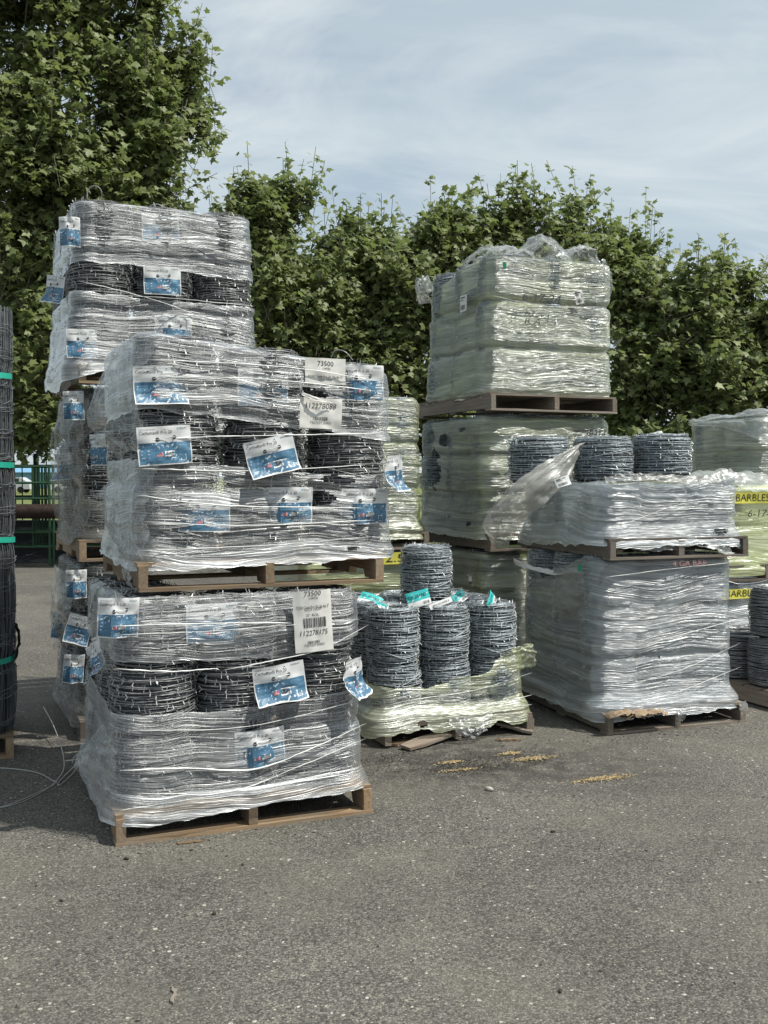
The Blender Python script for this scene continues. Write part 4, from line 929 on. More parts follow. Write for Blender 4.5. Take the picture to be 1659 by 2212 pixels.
wE2 = wrap(E2, M['film_grey'], 'milky stretch wrap round the foot of the upper right front load', [
   (edge([(0, 1.13), (sF(E2, .0), 1.165), (sF(E2, .3), 1.15), (sF(E2, .5), 1.175), (sF(E2, .9), 1.16), (sF(E2, 1.05), 1.13), (9, 1.13)], .022, 27, 14),
    edge([(0, 1.56), (sL(E2, .3), 1.56), (sF(E2, .1), 1.60), (sF(E2, .5), 1.60), (sF(E2, .8), 1.585), (sF(E2, 1.0), 1.61), (9, 1.6)], .012, 28), True, True)], 18, rc=.12, skirt=.055, skirt_z=1.2, tents=300, amp=.008,
   holes=[(sF(E2, .85), 1.24, .06, .02)])
for L, par, lst in ((E1, wE1, [[(.2, .30), (.6, .38), (1.02, .52)], [(.1, .18), (.5, .22), (1.02, .36)], [(.0, .98), (.5, 1.02), (1.0, 1.05)], [(.1, .72), (.6, .72), (1.0, .69)], [(.3, .55), (.7, .62), (1.02, .68)]]), (E2, wE2, [[(.0, 1.555), (.5, 1.57), (1.0, 1.53)], [(.1, 1.3), (.5, 1.42), (.8, 1.45)], [(.3, 1.21), (.7, 1.20), (1.02, 1.22)]])):
    for q, pts in enumerate(lst): strand(par, L, [(x, L.y0-.024, z) for x, z in pts], .003, 90+q)
# gathered collar and flaps on E2
flap(wE2, [[E2.W(.0, .06, 1.57), E2.W(.3, .02, 1.58), E2.W(.7, .02, 1.56), E2.W(1.03, .06, 1.60)], [E2.W(.03, .12, 1.61), E2.W(.3, .06, 1.63), E2.W(.7, .07, 1.61), E2.W(1.0, .14, 1.66)]], M['film_dull'], 'gathered_edge', 60, 12, .012, 41, .25, folds=(22, 2))
p0 = at(1256, 955, 6.75); 
flap(wE2, [[at(1262, 952, 6.72), at(1200, 985, 6.62), at(1128, 1030, 6.55), at(1068, 1085, 6.6), at(1042, 1130, 6.7), at(1052, 1160, 6.75)],
           [at(1250, 962, 6.68), at(1205, 1002, 6.56), at(1140, 1052, 6.48), at(1085, 1110, 6.52), at(1070, 1155, 6.62), at(1075, 1178, 6.68)],
           [at(1252, 990, 6.70), at(1228, 1036, 6.58), at(1180, 1085, 6.5), at(1126, 1130, 6.56), at(1104, 1165, 6.68), at(1100, 1188, 6.74)]], M['film_dull'], 'loose_flap', 60, 26, .012, 42, .75, folds=(7, 4))
flap(wE2, [[at(1330, 1168, 6.5), at(1420, 1170, 6.6), at(1500, 1165, 6.7), at(1560, 1172, 6.75)], [at(1335, 1182, 6.46), at(1420, 1190, 6.55), at(1510, 1180, 6.62), at(1590, 1205, 6.7)]], M['film_bag'], 'loose_flap', 40, 12, .012, 43, .45, folds=(14, 2))
flap(wE1, [[E1.W(.04, .04, 1.06), E1.W(.02, .3, 1.02), E1.W(.0, .55, 1.04)], [E1.W(.0, .12, .92), E1.W(-.03, .35, .88), E1.W(-.05, .6, .92)], [E1.W(-.01, .3, .70), E1.W(-.04, .45, .66), E1.W(-.05, .62, .66)]], M['film_dull'], 'loose_flap', 34, 26, .014, 44, .15)
flap(wE1, [[at(1108, 1205, 7.4), at(1150, 1222, 7.2), at(1200, 1232, 7.0), at(1258, 1222, 6.75)], [at(1112, 1218, 7.4), at(1150, 1232, 7.15), at(1200, 1242, 6.95), at(1262, 1236, 6.7)]], M['paper'], 'torn_liner', 24, 8, .008, 45)
# torn cardboard at the foot
for q, (x, zt) in enumerate(((.10, .145), (.22, .135), (.33, .13), (.16, .128), (.05, .14))):
    flap(wE1, [[E1.W(x-.09, .0, zt), E1.W(x, -.01, zt+.01), E1.W(x+.08, .0, zt-.004)], [E1.W(x-.07, -.05, zt-.02), E1.W(x+.01, -.06, zt-.012), E1.W(x+.09, -.045, zt-.03)]], M['wood_new'], 'torn_cardboard', 14, 6, .012, 60+q)
flap(wE1, [[E1.W(.50, -.01, .13), E1.W(.50, -.02, .09), E1.W(.51, -.015, .05)], [E1.W(.56, -.01, .13), E1.W(.55, -.03, .09), E1.W(.55, -.02, .055)]], M['film_bag'], 'loose_flap', 10, 10, .008, 67, .3)
flap(wE1, [[E1.W(.98, -.01, .14), E1.W(.97, -.02, .10), E1.W(.99, -.015, .06)], [E1.W(1.03, -.01, .15), E1.W(1.03, -.03, .10), E1.W(1.02, -.02, .07)]], M['film_bag'], 'loose_flap', 10, 10, .008, 68, .5)
def clip(par, p, name='plastic_clip'):
    v, f = box(-.012, .012, -.006, .006, -.022, .022); o = obj(name, mkmesh(name, v, f, M['green_clip'], smooth=False)); o.parent = par; o.location = p; o.matrix_parent_inverse = par_inv(par); return o
clip(wE1, at(1252, 1227, 6.6))
def writing(par, L, st, px, py, size, mat, off=.026, side='F', width=None, shear=.2, name='handwriting', deg=0):
    s = Sheet(.6, .12, seed=3, wr=.002); s.text(st, .3, .05, size, mat, center=True, shear=shear, width=width); s.outline(2, 2)
    pv, pf = joinv(s.pr); me = mkmesh(name, pv, pf, M[mat], smooth=False); p = L.face(px, py, off, side)
    return obj(name, me, par, (p.x, p.y, p.z+.01), (0, -math.radians(deg), 0 if side == 'F' else -PI/2), 'stuff')
writing(wE1, E1, '4 GA BAR', 1490, 1222, .05, 'pinkred', .024, width=.26, shear=0, name='stamped_lettering')
def small_lab(s):
    w, h = s.w, s.h; s.rect(w*.08, h*.8, w*.7, h*.88, 'ink'); s.rect(w*.08, h*.66, w*.5, h*.71, 'ink'); s.bars(w*.1, h*.12, w*.75, h*.4, 'ink', 8)
def put_small(ro, wp, rz, ry, w=.11, h=.055, rx=-.2, seed=4):
    s = Sheet(w, h, seed=seed, wr=.004, bend=.008); s.outline(8, 6); small_lab(s); a, b = s.build('tag', M['card'])
    mw = Matrix.Translation(wp) @ Euler((rx, ry, rz)).to_matrix().to_4x4(); t = obj('tag', a, ro); t.matrix_local = rmat(ro).inverted() @ mw; obj('print', b, t, kind='stuff')
put_small(E2.rolls[(2, 2, 1)], at(1418, 942, 7.5), .35, -.25, .13, .06)
put_small(E2.rolls[(0, 2, 1)], at(1132, 958, 7.25), .3, .12, .12, .05)
put_small(E2.rolls[(0, 0, 0)], at(1217, 1040, 6.5), .3, -.3, .10, .06)

# ---- F: tall stack behind, three pallets
F_ORG = (.795, 7.72); RF = math.radians(23.6)
zF = [0.0, 1.045, 2.10]; F = []
for i in range(3):
    L = Load((F_ORG[0]+(-.0, .0, .0)[i], F_ORG[1]), RF, 1.14, 1.26, zF[i], 'B', 3, ['tall right stack bottom pallet', 'tall right stack middle pallet', 'tall right stack top pallet'][i], inset=.05, px=(.385, .385, .378)[i], py=(.415, .415, .40)[i], H=(.30, .30, .352)[i], shift=((0, -.01), (0, -.01), (.04, -.01))[i], taper=(0, .02, .045)[i], slipx=(.005, .01, .022)[i])
    F.append(L)
    want = [k for k in L.std() if i == 2 or k[0] == 0 or (i == 1)]
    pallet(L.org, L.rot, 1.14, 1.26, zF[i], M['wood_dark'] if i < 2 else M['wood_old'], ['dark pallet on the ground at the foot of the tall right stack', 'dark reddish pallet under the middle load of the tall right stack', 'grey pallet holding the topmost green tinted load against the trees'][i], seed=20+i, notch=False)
    L.fill(want, 'grey wrapped wire rolls in the tall right stack', 'grey wrapped wire roll')
F1, F2, F3 = F
wF3 = wrap(F3, M['film_green'], 'greenish stretch wrap round the topmost right load against the trees', [
   (edge([(0, 2.205), (sF(F3, .0), 2.20), (sF(F3, .05), 2.21), (sF(F3, .3), 2.225), (9, 2.22)], .012, 29, 12), edge([(0, F3.ztop-.12), (sL(F3, .9), F3.ztop-.10), (sL(F3, .5), F3.ztop-.02), (sL(F3, .2), F3.ztop+.03), (9, F3.ztop+.04)], .012, 30), True, 'top')], 19, rc=.13, skirt=.03, skirt_z=2.22, tents=240, amp=.004, wav=.014, layer=.036, top=.06, pinch=.022)
wF2 = wrap(F2, M['film_green'], 'torn green grey film round the middle load of the tall right stack', [
   (edge([(0, 1.14), (sF(F2, .0), 1.13), (9, 1.16)], .02, 31, 12), edge([(0, 2.05), (9, 2.13)], .008, 32), True, 'top')], 20, rc=.13, skirt=.03, skirt_z=1.17, tents=300, amp=.012, wav=.022, layer=.02, 
   holes=[(sL(F2, 1.05), 1.95, .09, .06), (sL(F2, .78), 1.9, .10, .05), (sL(F2, .95), 1.66, .12, .15), (sL(F2, .45), 1.97, .05, .02), (sL(F2, .30), 1.24, .05, .02)])
wF1 = wrap(F1, M['film_green'], 'dark dusty green film round the bottom load of the tall right stack', [
   (edge([(0, .10), (9, .12)], .015, 33), const(F1.ztop+.02), True, 'top')], 21, rc=.13, skirt=.03, skirt_z=.15, tents=160, amp=.01, wav=.02, layer=.02)
for L, par, lst in ((F3, wF3, [[(.0, 2.66), (.5, 2.655), (1.05, 2.67)], [(.3, 2.36), (.7, 2.42), (1.05, 2.50)], [(.2, 2.30), (.7, 2.36), (1.0, 2.44)], [(.0, 2.95), (.5, 2.9), (1.0, 2.93)]]), (F2, wF2, [[(.1, 1.9), (.5, 1.85), (1.0, 1.9)], [(.1, 1.4), (.5, 1.45)]])):
    for q, pts in enumerate(lst): strand(par, L, [(x, L.y0-.024, z) for x, z in pts], .003, 110+q)
zt = F3.ztop
flap(wF3, [[F3.W(.10, .08, zt+.01), F3.W(.12, .3, zt+.05), F3.W(.15, .6, zt+.03)], [F3.W(.25, .06, zt+.02), F3.W(.3, .3, zt+.08), F3.W(.3, .6, zt+.04)], [F3.W(.42, .06, zt+.01), F3.W(.45, .3, zt+.03), F3.W(.45, .6, zt+.02)]], M['film_bag'], 'loose_flap', 34, 24, .025, 71, .35)
flap(wF3, [[F3.W(.36, .02, zt-.02), F3.W(.40, .2, zt+.04), F3.W(.42, .5, zt+.02)], [F3.W(.48, .0, zt+.08), F3.W(.52, .2, zt+.19), F3.W(.54, .5, zt+.10)], [F3.W(.60, -.02, zt+.03), F3.W(.64, .2, zt+.13), F3.W(.66, .5, zt+.06)], [F3.W(.70, -.01, zt-.06), F3.W(.72, .2, zt+.06), F3.W(.74, .5, zt+.03)]], M['film_bag'], 'loose_flap', 40, 30, .022, 72, .15)
flap(wF3, [[F3.W(.64, -.02, zt-.05), F3.W(.66, .2, zt+.04), F3.W(.68, .5, zt+.02)], [F3.W(.78, -.02, zt+.06), F3.W(.8, .2, zt+.10), F3.W(.82, .5, zt+.05)], [F3.W(.90, -.02, zt+.07), F3.W(.93, .2, zt+.09), F3.W(.94, .5, zt+.03)], [F3.W(.93, -.03, zt-.10), F3.W(1.0, .1, zt-.04), F3.W(1.04, .4, zt-.02)]], M['film_bag'], 'loose_flap', 40, 30, .022, 73, .1)
flap(wF3, [[F3.W(.92, -.03, zt-.02), F3.W(1.0, .0, zt+.01), F3.W(1.06, .12, zt-.01)], [F3.W(.95, -.035, zt-.12), F3.W(1.05, .0, zt-.13), F3.W(1.11, .15, zt-.15)], [F3.W(.97, -.03, zt-.22), F3.W(1.06, .0, zt-.25), F3.W(1.13, .15, zt-.28)]], M['film_bag'], 'loose_flap', 30, 26, .02, 74, .1)
flap(wF3, [[F3.W(.0, .95, zt-.14), F3.W(.0, 1.05, zt-.02), F3.W(.04, 1.15, zt+.0)], [F3.W(-.06, .95, zt-.20), F3.W(-.10, 1.05, zt-.12), F3.W(-.07, 1.15, zt-.02)], [F3.W(-.02, .95, zt-.26), F3.W(-.05, 1.1, zt-.24), F3.W(-.04, 1.2, zt-.2)]], M['film_bag'], 'loose_flap', 24, 20, .02, 75, .3)
flap(wF3, [[F3.W(.04, .06, zt-.02), F3.W(-.0, .2, zt+.0), F3.W(-.01, .45, zt-.03)], [F3.W(.12, .06, zt+.03), F3.W(.08, .25, zt+.07), F3.W(.08, .5, zt+.0)]], M['film_bag'], 'loose_flap', 20, 16, .02, 76, .3)
flap(wF3, [[at(1326, 742, 8.15), at(1334, 736, 8.15), at(1345, 728, 8.15)], [at(1324, 756, 8.15), at(1331, 750, 8.2), at(1340, 738, 8.2)]], M['film_bag'], 'loose_flap', 10, 8, .006, 77, .3)
clip(wF3, at(1090, 573, 7.8))
writing(wF3, F3, '6-17-24', 1170, 652, .085, 'ink', .042, width=.34); writing(wF3, F3, 'R A', 1150, 700, .06, 'ink', .042, width=.14)
writing(wF2, F2, '20214', 1285, 945, .085, 'ink', .045, width=.2)
paper_label(wF3, F3, .075, .105, 1251, 642, 14, small_lab, 31, .03, 'small creased white label near the right edge', wr=.006)
paper_label(wF3, F3, .11, .13, 1001, 655, 0, small_lab, 32, .02, 'small white label on the shaded side', side='L', wr=.004)
paper_label(wF1, F1, .09, .10, 1018, 1253, 10, small_lab, 33, .02, 'torn scrap of white label', side='L', wr=.012)

# ---- G: green tinted stack behind the nearest one
RG = math.radians(22); G_R = Vector((.350, 7.90, 0)); gw = 1.04
orgG = G_R-Vector((math.cos(RG), math.sin(RG), 0))*gw
G1 = Load(orgG, RG, gw, 1.2, 0, 'B', 3, 'bottom load behind nearest stack', H=.30)
G2 = Load(orgG, RG, gw, 1.2, 1.055, 'B', 3, 'upper load behind nearest stack', shift=(-.03, 0))
for L, lab, sd in ((G1, 'grey pallet on the ground hidden behind the low middle load', 30), (G2, 'grey pallet end showing right of the nearest stack', 31)):
    pallet(L.org, L.rot, gw, 1.2, L.zb, M['wood_old'], lab, seed=sd, notch=False)
    L.fill([(2, 0, k) for k in range(3)]+[(2, 1, k) for k in range(3)]+([(1, 0, 2)] if L is G1 else []), 'grey wrapped wire rolls behind the nearest stack', 'grey wrapped wire roll')
wG2 = wrap(G2, M['film_yellow'], 'pale greenish film on the load peeping out right of the nearest stack', [(edge([(0, 1.13), (9, 1.13)], .012, 34), const(G2.ztop+.02), True, 'top')], 22, rc=.12, skirt=.05, skirt_z=1.2, tents=420, amp=.010, layer=.02, top=.04)
wG1 = wrap(G1, M['film_lime'], 'lime yellow film on the low load behind the lone upper roll', [(edge([(0, .1), (9, .12)], .012, 35), const(G1.ztop+.02), True, 'top')], 23, rc=.12, skirt=.03, skirt_z=.15, tents=100, layer=.02)
def tape(par, L, z0, z1, x0, x1, st, size, mat='yellow', off=.03, width=None, tx=None, label=None, side='F'):
    w = x1-x0; h = z1-z0; s = Sheet(w, h, seed=8, wr=.003); s.outline(30, 3); s.text(st, tx if tx is not None else w*.5, h*.2, size, 'ink', center=tx is None, width=width, lift=.002)
    a, b = s.build('printed_tape', M[mat]); o = obj('printed_tape', a, par, ((x0+x1)/2, L.y0-off, (z0+z1)/2)); 
    if label: o['label'] = label
    obj('print', b, o, kind='stuff')
tape(wG1, G1, .945, 1.035, .25, 1.02, '12.5 HT', .085, 'yellow', .03, .42, .38, 'pale yellow tape printed 12.5 HT')

# ---- H, I, J: right edge
RH = math.radians(22.5)
I1 = Load((2.685, 6.99), RH, 1.12, 1.2, 0, 'S', 2, 'right edge pallet', inset=.05)
pallet(I1.org, I1.rot, 1.12, 1.2, 0, M['wood_old'], 'weathered pallet corner under the smooth wire rolls at the right edge', seed=40, notch=False)
I1.fill([(0, 0, 0), (0, 1, 0), (0, 0, 1), (0, 2, 0)], 'smooth wire rolls at the right edge', 'smooth dark grey wire roll')
for p in ([at(1572, 1256, 7.3), at(1600, 1262, 7.3), at(1640, 1258, 7.3), at(1668, 1250, 7.3)], [at(1574, 1372, 7.3), at(1600, 1374, 7.2), at(1640, 1376, 7.1)]):
    v, f = tube(catmull([tuple(q) for q in p], 8), .005, 5); ro = I1.rolls[(0, 0, 1)]; o = obj('wire_tail', mkmesh('wire_tail', v, f, M['wire_s'])); o.parent = ro; o.matrix_parent_inverse = rmat(ro).inverted()
H1 = Load((2.72, 8.42), RH, 1.08, 1.2, 0, 'B', 2, 'low load behind smooth rolls', H=.30, px=.35)
H2 = Load((2.72, 8.42), RH, 1.08, 1.2, .742, 'B', 2, 'load with yellow tape', H=.33, px=.35)
for L, lab, sd in ((H1, 'grey pallet on the ground behind the smooth wire rolls', 41), (H2, 'dark pallet under the load with yellow tape at the right edge', 42)):
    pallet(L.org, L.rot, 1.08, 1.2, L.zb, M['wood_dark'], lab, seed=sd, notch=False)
    L.fill([(0, 0, 0), (0, 0, 1)], 'wrapped wire rolls in the stack with yellow tape', 'wrapped wire roll')
wH1 = wrap(H1, M['film_grey'], 'grey film on the low load glimpsed behind the smooth wire rolls', [(edge([(0, .1), (9, .12)], .012, 36), const(H1.ztop+.01), True, 'top')], 24, rc=.12, tents=60, res=(.02, .016))
wH2 = wrap(H2, M['film_lime'], 'bright lime film on the right edge load below the yellow tape', [(edge([(0, .78), (9, .79)], .008, 37), const(H2.ztop+.02), True, 'top')], 25, rc=.13, skirt=.02, skirt_z=.85, tents=140, wav=.018)
tape(wH2, H2, 1.385, 1.475, .05, 1.05, 'BARBLESS PREMIUM', .085, 'yellow', .032, .80, .13, 'yellow tape printed BARBLESS PREM')
tape(wH1, H1, .60, .68, .05, 1.05, 'BARBLESS PREMIUM', .08, 'yellow', .03, .80, .04, 'yellow tape printed BARBLESS on the low load')
writing(wH2, H2, '6-17-24', 1650, 1116, .085, 'ink', .034, width=.34)
flap(wH2, [[H2.W(-.02, .0, 1.52), H2.W(.3, -.03, 1.50), H2.W(.7, -.04, 1.44), H2.W(1.05, -.02, 1.42)], [H2.W(-.04, .3, 1.60), H2.W(.3, .25, 1.65), H2.W(.7, .25, 1.62), H2.W(1.05, .25, 1.55)], [H2.W(-.02, .7, 1.58), H2.W(.3, .7, 1.63), H2.W(.7, .7, 1.6), H2.W(1.05, .7, 1.55)]], M['film_bag'], 'loose_hood', 50, 34, .025, 81, .35)
J1 = Load((3.60, 9.92), RH, 1.08, 1.2, 0, 'B', 3, 'farthest right stack, lower', H=.30)
J2 = Load((3.60, 9.92), RH, 1.08, 1.2, 1.07, 'B', 3, 'farthest right stack, upper', H=.325, px=.35)
for L, lab, sd in ((J1, 'pallet on the ground under the farthest right stack', 43), (J2, 'raised pallet in the farthest right stack', 44)):
    pallet(L.org, L.rot, 1.08, 1.2, L.zb, M['wood_dark'], lab, seed=sd, notch=False)
J1.fill([(0, 0, k) for k in range(3)], 'wrapped wire rolls in the farthest right stack', 'wrapped wire roll')
J2.fill([(0, 0, k) for k in range(3)]+[(0, 1, k) for k in range(3)]+[(0, 2, k) for k in range(3)], 'wrapped wire rolls in the farthest right stack', 'wrapped wire roll')
wJ1 = wrap(J1, M['film_grey'], 'grey film on the lower load of the farthest right stack', [(const(.1), const(J1.ztop+.01), True, 'top')], 26, tents=40, res=(.025, .02))
wJ2 = wrap(J2, M['film_green'], 'shiny pale film on the upper load of the farthest right stack', [(const(1.15), const(J2.ztop+.02), True, 'top')], 27, tents=160, wav=.02)
flap(wJ2, [[J2.W(-.02, 1.0, J2.ztop-.05), J2.W(-.03, .5, J2.ztop-.08), J2.W(.0, .0, J2.ztop-.22), J2.W(.5, -.03, J2.ztop-.35)], [J2.W(.05, 1.1, J2.ztop+.03), J2.W(.05, .6, J2.ztop+.04), J2.W(.1, .1, J2.ztop+.05), J2.W(.5, .0, J2.ztop-.02)], [J2.W(.3, 1.1, J2.ztop+.04), J2.W(.3, .6, J2.ztop+.08), J2.W(.35, .2, J2.ztop+.08), J2.W(.6, .1, J2.ztop+.05)]], M['film_bag'], 'loose_hood', 46, 34, .025, 82, .25)

# ================================================================== fence, gates and the world beyond
def fence():
    YF = 19.6; f = bpy.data.objects.new('picket_fence', None); C.objects.link(f); f.location = (-7, YF, 0)
    tag(f, 'black iron picket fence with pointed finials along the yard', 'fence')
    prof = [(.011, 0), (.011, 1.90), (.016, 1.91), (.020, 1.95), (.006, 2.02), (0, 2.06)]
    a = np.arange(6)*2*PI/6; v = np.array([(p[0]*math.cos(x), p[0]*math.sin(x), p[1]) for x in a for p in prof]); me = mkmesh('picket', v, grid_faces(6, len(prof), True), M['iron'], smooth=False)
    for i in range(48): obj('picket', me, f, (-2.6+i*.287*.8, 0, .02))
    for z in (.25, 1.22, 1.80):
        v, fc = box(-2.8, 8.6, -.018, .018, z, z+.04); obj('rail', mkmesh('rail', v, fc, M['iron'], smooth=False), f)
    for x in (-2.5, .4, 3.3, 6.2):
        v, fc = box(x-.04, x+.04, .02, .10, 0, 2.05); obj('post', mkmesh('post', v, fc, M['iron'], smooth=False), f)
fence()
def gate(x0, x1, Y, label, tilt=.0):
    g = bpy.data.objects.new('corral_panel', None); C.objects.link(g); g.location = (x0, Y, 0); tag(g, label, 'corral panel', 'green pipe corral panels leaning on the fence')
    L = x1-x0; r = .021
    zs = (.36, .62, .93, 1.22, 1.50, 1.79)
    for z in zs:
        v, f = tube([(0, 0, z), (L/2, 0, z), (L, 0, z)], r, 10); obj('rail', mkmesh('rail', v, f, M['green_pipe']), g)
    for x in (0, L):
        v, f = tube([(x, 0, .02), (x, 0, 1.0), (x, 0, 1.80)], r*1.15, 10); obj('upright', mkmesh('upright', v, f, M['green_pipe']), g)
    v, f = tube([(L*.5, -.012, .36), (L*.5, -.012, 1.79)], r, 8); obj('brace', mkmesh('brace', v, f, M['green_pipe']), g)
gx = gpt(108, 1225).x
gate(gx+.06, gx+2.4, 18.45, 'green pipe corral panel right of the gap, nearest the camera'); gate(gx-2.3, gx-.0, 18.42, 'green pipe corral panel left of the gap, nearest the camera')
for k in range(5): gate(gx-2.3-.13*k, gx+1.6+.17*k, 18.60+.11*k, ['second green corral panel in the leaning row', 'third green corral panel in the leaning row', 'fourth green corral panel in the leaning row', 'fifth green corral panel in the leaning row', 'rearmost green corral panel in the leaning row'][k])
v, f = tube([(-3.4, 0, 0), (0, 0, 0), (3.4, 0, 0)], .13, 18); o = obj('drill_pipe', mkmesh('drill_pipe', v, f, M['rust']), None, (gx, 18.22, 1.0)); tag(o, 'thick rusty dark pipe lying level across the green panels', 'pipe')
for x in (-3.1, 3.1):
    v, f = box(x-.06, x+.06, -.13, .13, -1.0, -.13); obj('trestle_post', mkmesh('trestle_post', v, f, M['rust'], smooth=False), o)
# wire mesh rolls stored at the foot of the fence, round an added dark filler box
def mesh_bank():
    parts = []; r = np.random.default_rng(3)
    for q in range(90):
        x = r.uniform(-3, 3.2); z = r.uniform(.04, .5); a = r.uniform(-.5, .5); parts.append(tube([(x, r.uniform(-.1, .1), z), (x+.5*math.cos(a), 0, z+.35*math.sin(a)), (x+1.0*math.cos(a), r.uniform(-.1, .1), z+.1)], .004, 3))
    v, f = joinv(parts); o = obj('wire_mesh_bale', mkmesh('wire_mesh_bale', v, f, M['fence_wire']), None, (gx, 19.25, 0)); tag(o, 'low bale of loose mesh wire at the foot of the green panels', 'wire bale')
    v, f = box(-3.2, 4.2, -.02, .16, .0, .80); obj('dark_filler', mkmesh('dark_filler', v, f, M['core'], smooth=False), o)  # dark box added to stand in for the black between stacked panels
mesh_bank()
# far things beyond the fence
def far_building(x, y, w, d, h, col, roofc, label, wincol=(.05, .07, .09)):
    b = bpy.data.objects.new('warehouse', None); C.objects.link(b); b.location = (x, y, 0); tag(b, label, 'building')
    m1 = flat('painted_metal_wall', col, .6, 0, .3, .1, 1.0); m2 = flat('roof_sheet', roofc, .5, 0, .4, .1, 1.0); m3 = flat('window_glass', wincol, .15, 0, .6)
    v, f = box(0, w, 0, d, 0, h); obj('wall', mkmesh('wall', v, f, m1, smooth=False), b)
    v = np.array([(-.5, -.5, h+.01), (w+.5, -.5, h+.01), (w+.5, d+.5, h+.01), (-.5, d+.5, h+.01), (-.5, d/2, h+.75), (w+.5, d/2, h+.75)]); obj('roof', mkmesh('roof', v, [np.array([(0, 1, 5, 4), (2, 3, 4, 5), (3, 2, 1, 0)]), np.array([(0, 4, 3), (1, 2, 5)])], m2, smooth=False), b)
    wv, wf = box(-1.2, 1.2, -.06, .0, -.6, .6); wm = mkmesh('window', wv, wf, m3, smooth=False)
    for i in range(int(w/7)): obj('window', wm, b, (4+i*7, -.01, h*.5))
far_building(-66, 150, 30, 16, 2.3, (.16, .30, .42), (.15, .33, .50), 'blue roofed low warehouse far beyond the fence')
far_building(-26, 170, 60, 16, 2.3, (.5, .5, .48), (.4, .42, .43), 'pale warehouse far beyond the fence at centre')
def parked_van(x, y, col, label, L=4.6, H=1.6):
    b = bpy.data.objects.new('parked_car', None); C.objects.link(b); b.location = (x, y, 0); tag(b, label, 'car', 'cars parked far beyond the fence')
    prof = [(0, .35), (0, .85), (.9, .95), (1.5, H), (3.6, H), (L-.1, 1.0), (L, .4)]; n = len(prof)
    v = np.array([(p[0], yy, p[1]) for yy in (0, 1.75) for p in prof]); f = [np.array([[i, i+1, n+i+1, n+i] for i in range(n-1)]+[[0, n, 2*n-1, n-1]]), np.array([list(range(n))[::-1], list(range(n, 2*n))])]
    obj('body', mkmesh('body', v, f, flat('car_paint', col, .3, 0, .6), smooth=False), b)
    wv, wf = box(1.45, 3.5, -.012, .0, 1.0, H-.12); obj('window', mkmesh('window', wv, wf, flat('car_glass', (.02, .025, .03), .1), smooth=False), b)
    a = np.arange(16)*2*PI/16; wh = np.array([(.33*math.cos(t), yy, .33*math.sin(t)) for yy in (-.02, .2) for t in a]); wf = [np.array([[i, (i+1) % 16, 16+(i+1) % 16, 16+i] for i in range(16)]), np.array([list(range(16))])]
    wm = mkmesh('wheel', wh, wf, M['iron'], smooth=False)
    for x_ in (.9, L-.95): obj('wheel', wm, b, (x_, -.01, .335)); obj('wheel', wm, b, (x_, 1.58, .335))
parked_van(-34, 105, (.7, .7, .7), 'white car parked far off in the gap left of the stacks')
parked_van(-40.5, 105, (.45, .46, .48), 'silver car parked far off nearest the left edge')
parked_van(-29, 105, (.12, .12, .13), 'dark car parked far off beside the white one')

# ================================================================== trees
def leaf_template():
    # five-lobed plane leaf, unit width, stalk at origin, tip at +y
    h = [(0.0, 0.0), (.42, .0), (.32, .22), (.56, .46), (.22, .55), (0.0, 1.0)]
    return np.array(h+[(-x, y) for x, y in h[-2:0:-1]])
LT = leaf_template()
def leaves_mesh(P, size, up=.55, rng=None, name='crown', outd=None):
    n = len(P); r = rng
    nrm = r.normal(size=(n, 3))*.75; nrm[:, 2] = np.abs(nrm[:, 2])+up
    nrm += np.array([.15, -.35, 0])
    nrm /= np.linalg.norm(nrm, axis=1)[:, None]
    t = r.normal(size=(n, 3)); t[:, 2] -= .5; t -= nrm*(t*nrm).sum(1)[:, None]; t /= np.linalg.norm(t, axis=1)[:, None]
    b = np.cross(nrm, t); sz = size*r.uniform(.6, 1.2, n)
    k = len(LT); droop = (LT[:, 0]**2)*.55+(LT[:, 1]**2)*.18
    V = P[:, None, :] + sz[:, None, None]*(LT[None, :, 0, None]*b[:, None, :]+LT[None, :, 1, None]*t[:, None, :]-droop[None, :, None]*nrm[:, None, :]*.6)
    F = np.arange(n*k).reshape(n, k)
    # split each leaf along its midrib so the two halves can fold
    half = (k-0)//2
    idx = np.arange(n)[:, None]*k
    tip = 5
    A = idx+np.arange(0, tip+1)[None]; Bf = idx+np.concatenate([[0], np.arange(tip, k)])[None]
    var = np.repeat(np.clip(r.beta(2, 2.6, n)+(r.random(n) > .93)*.4, 0, 1), k)
    return mkmesh(name, V.reshape(-1, 3), [A, Bf], M['leaf'], None, None, {'var': var}, smooth=False)
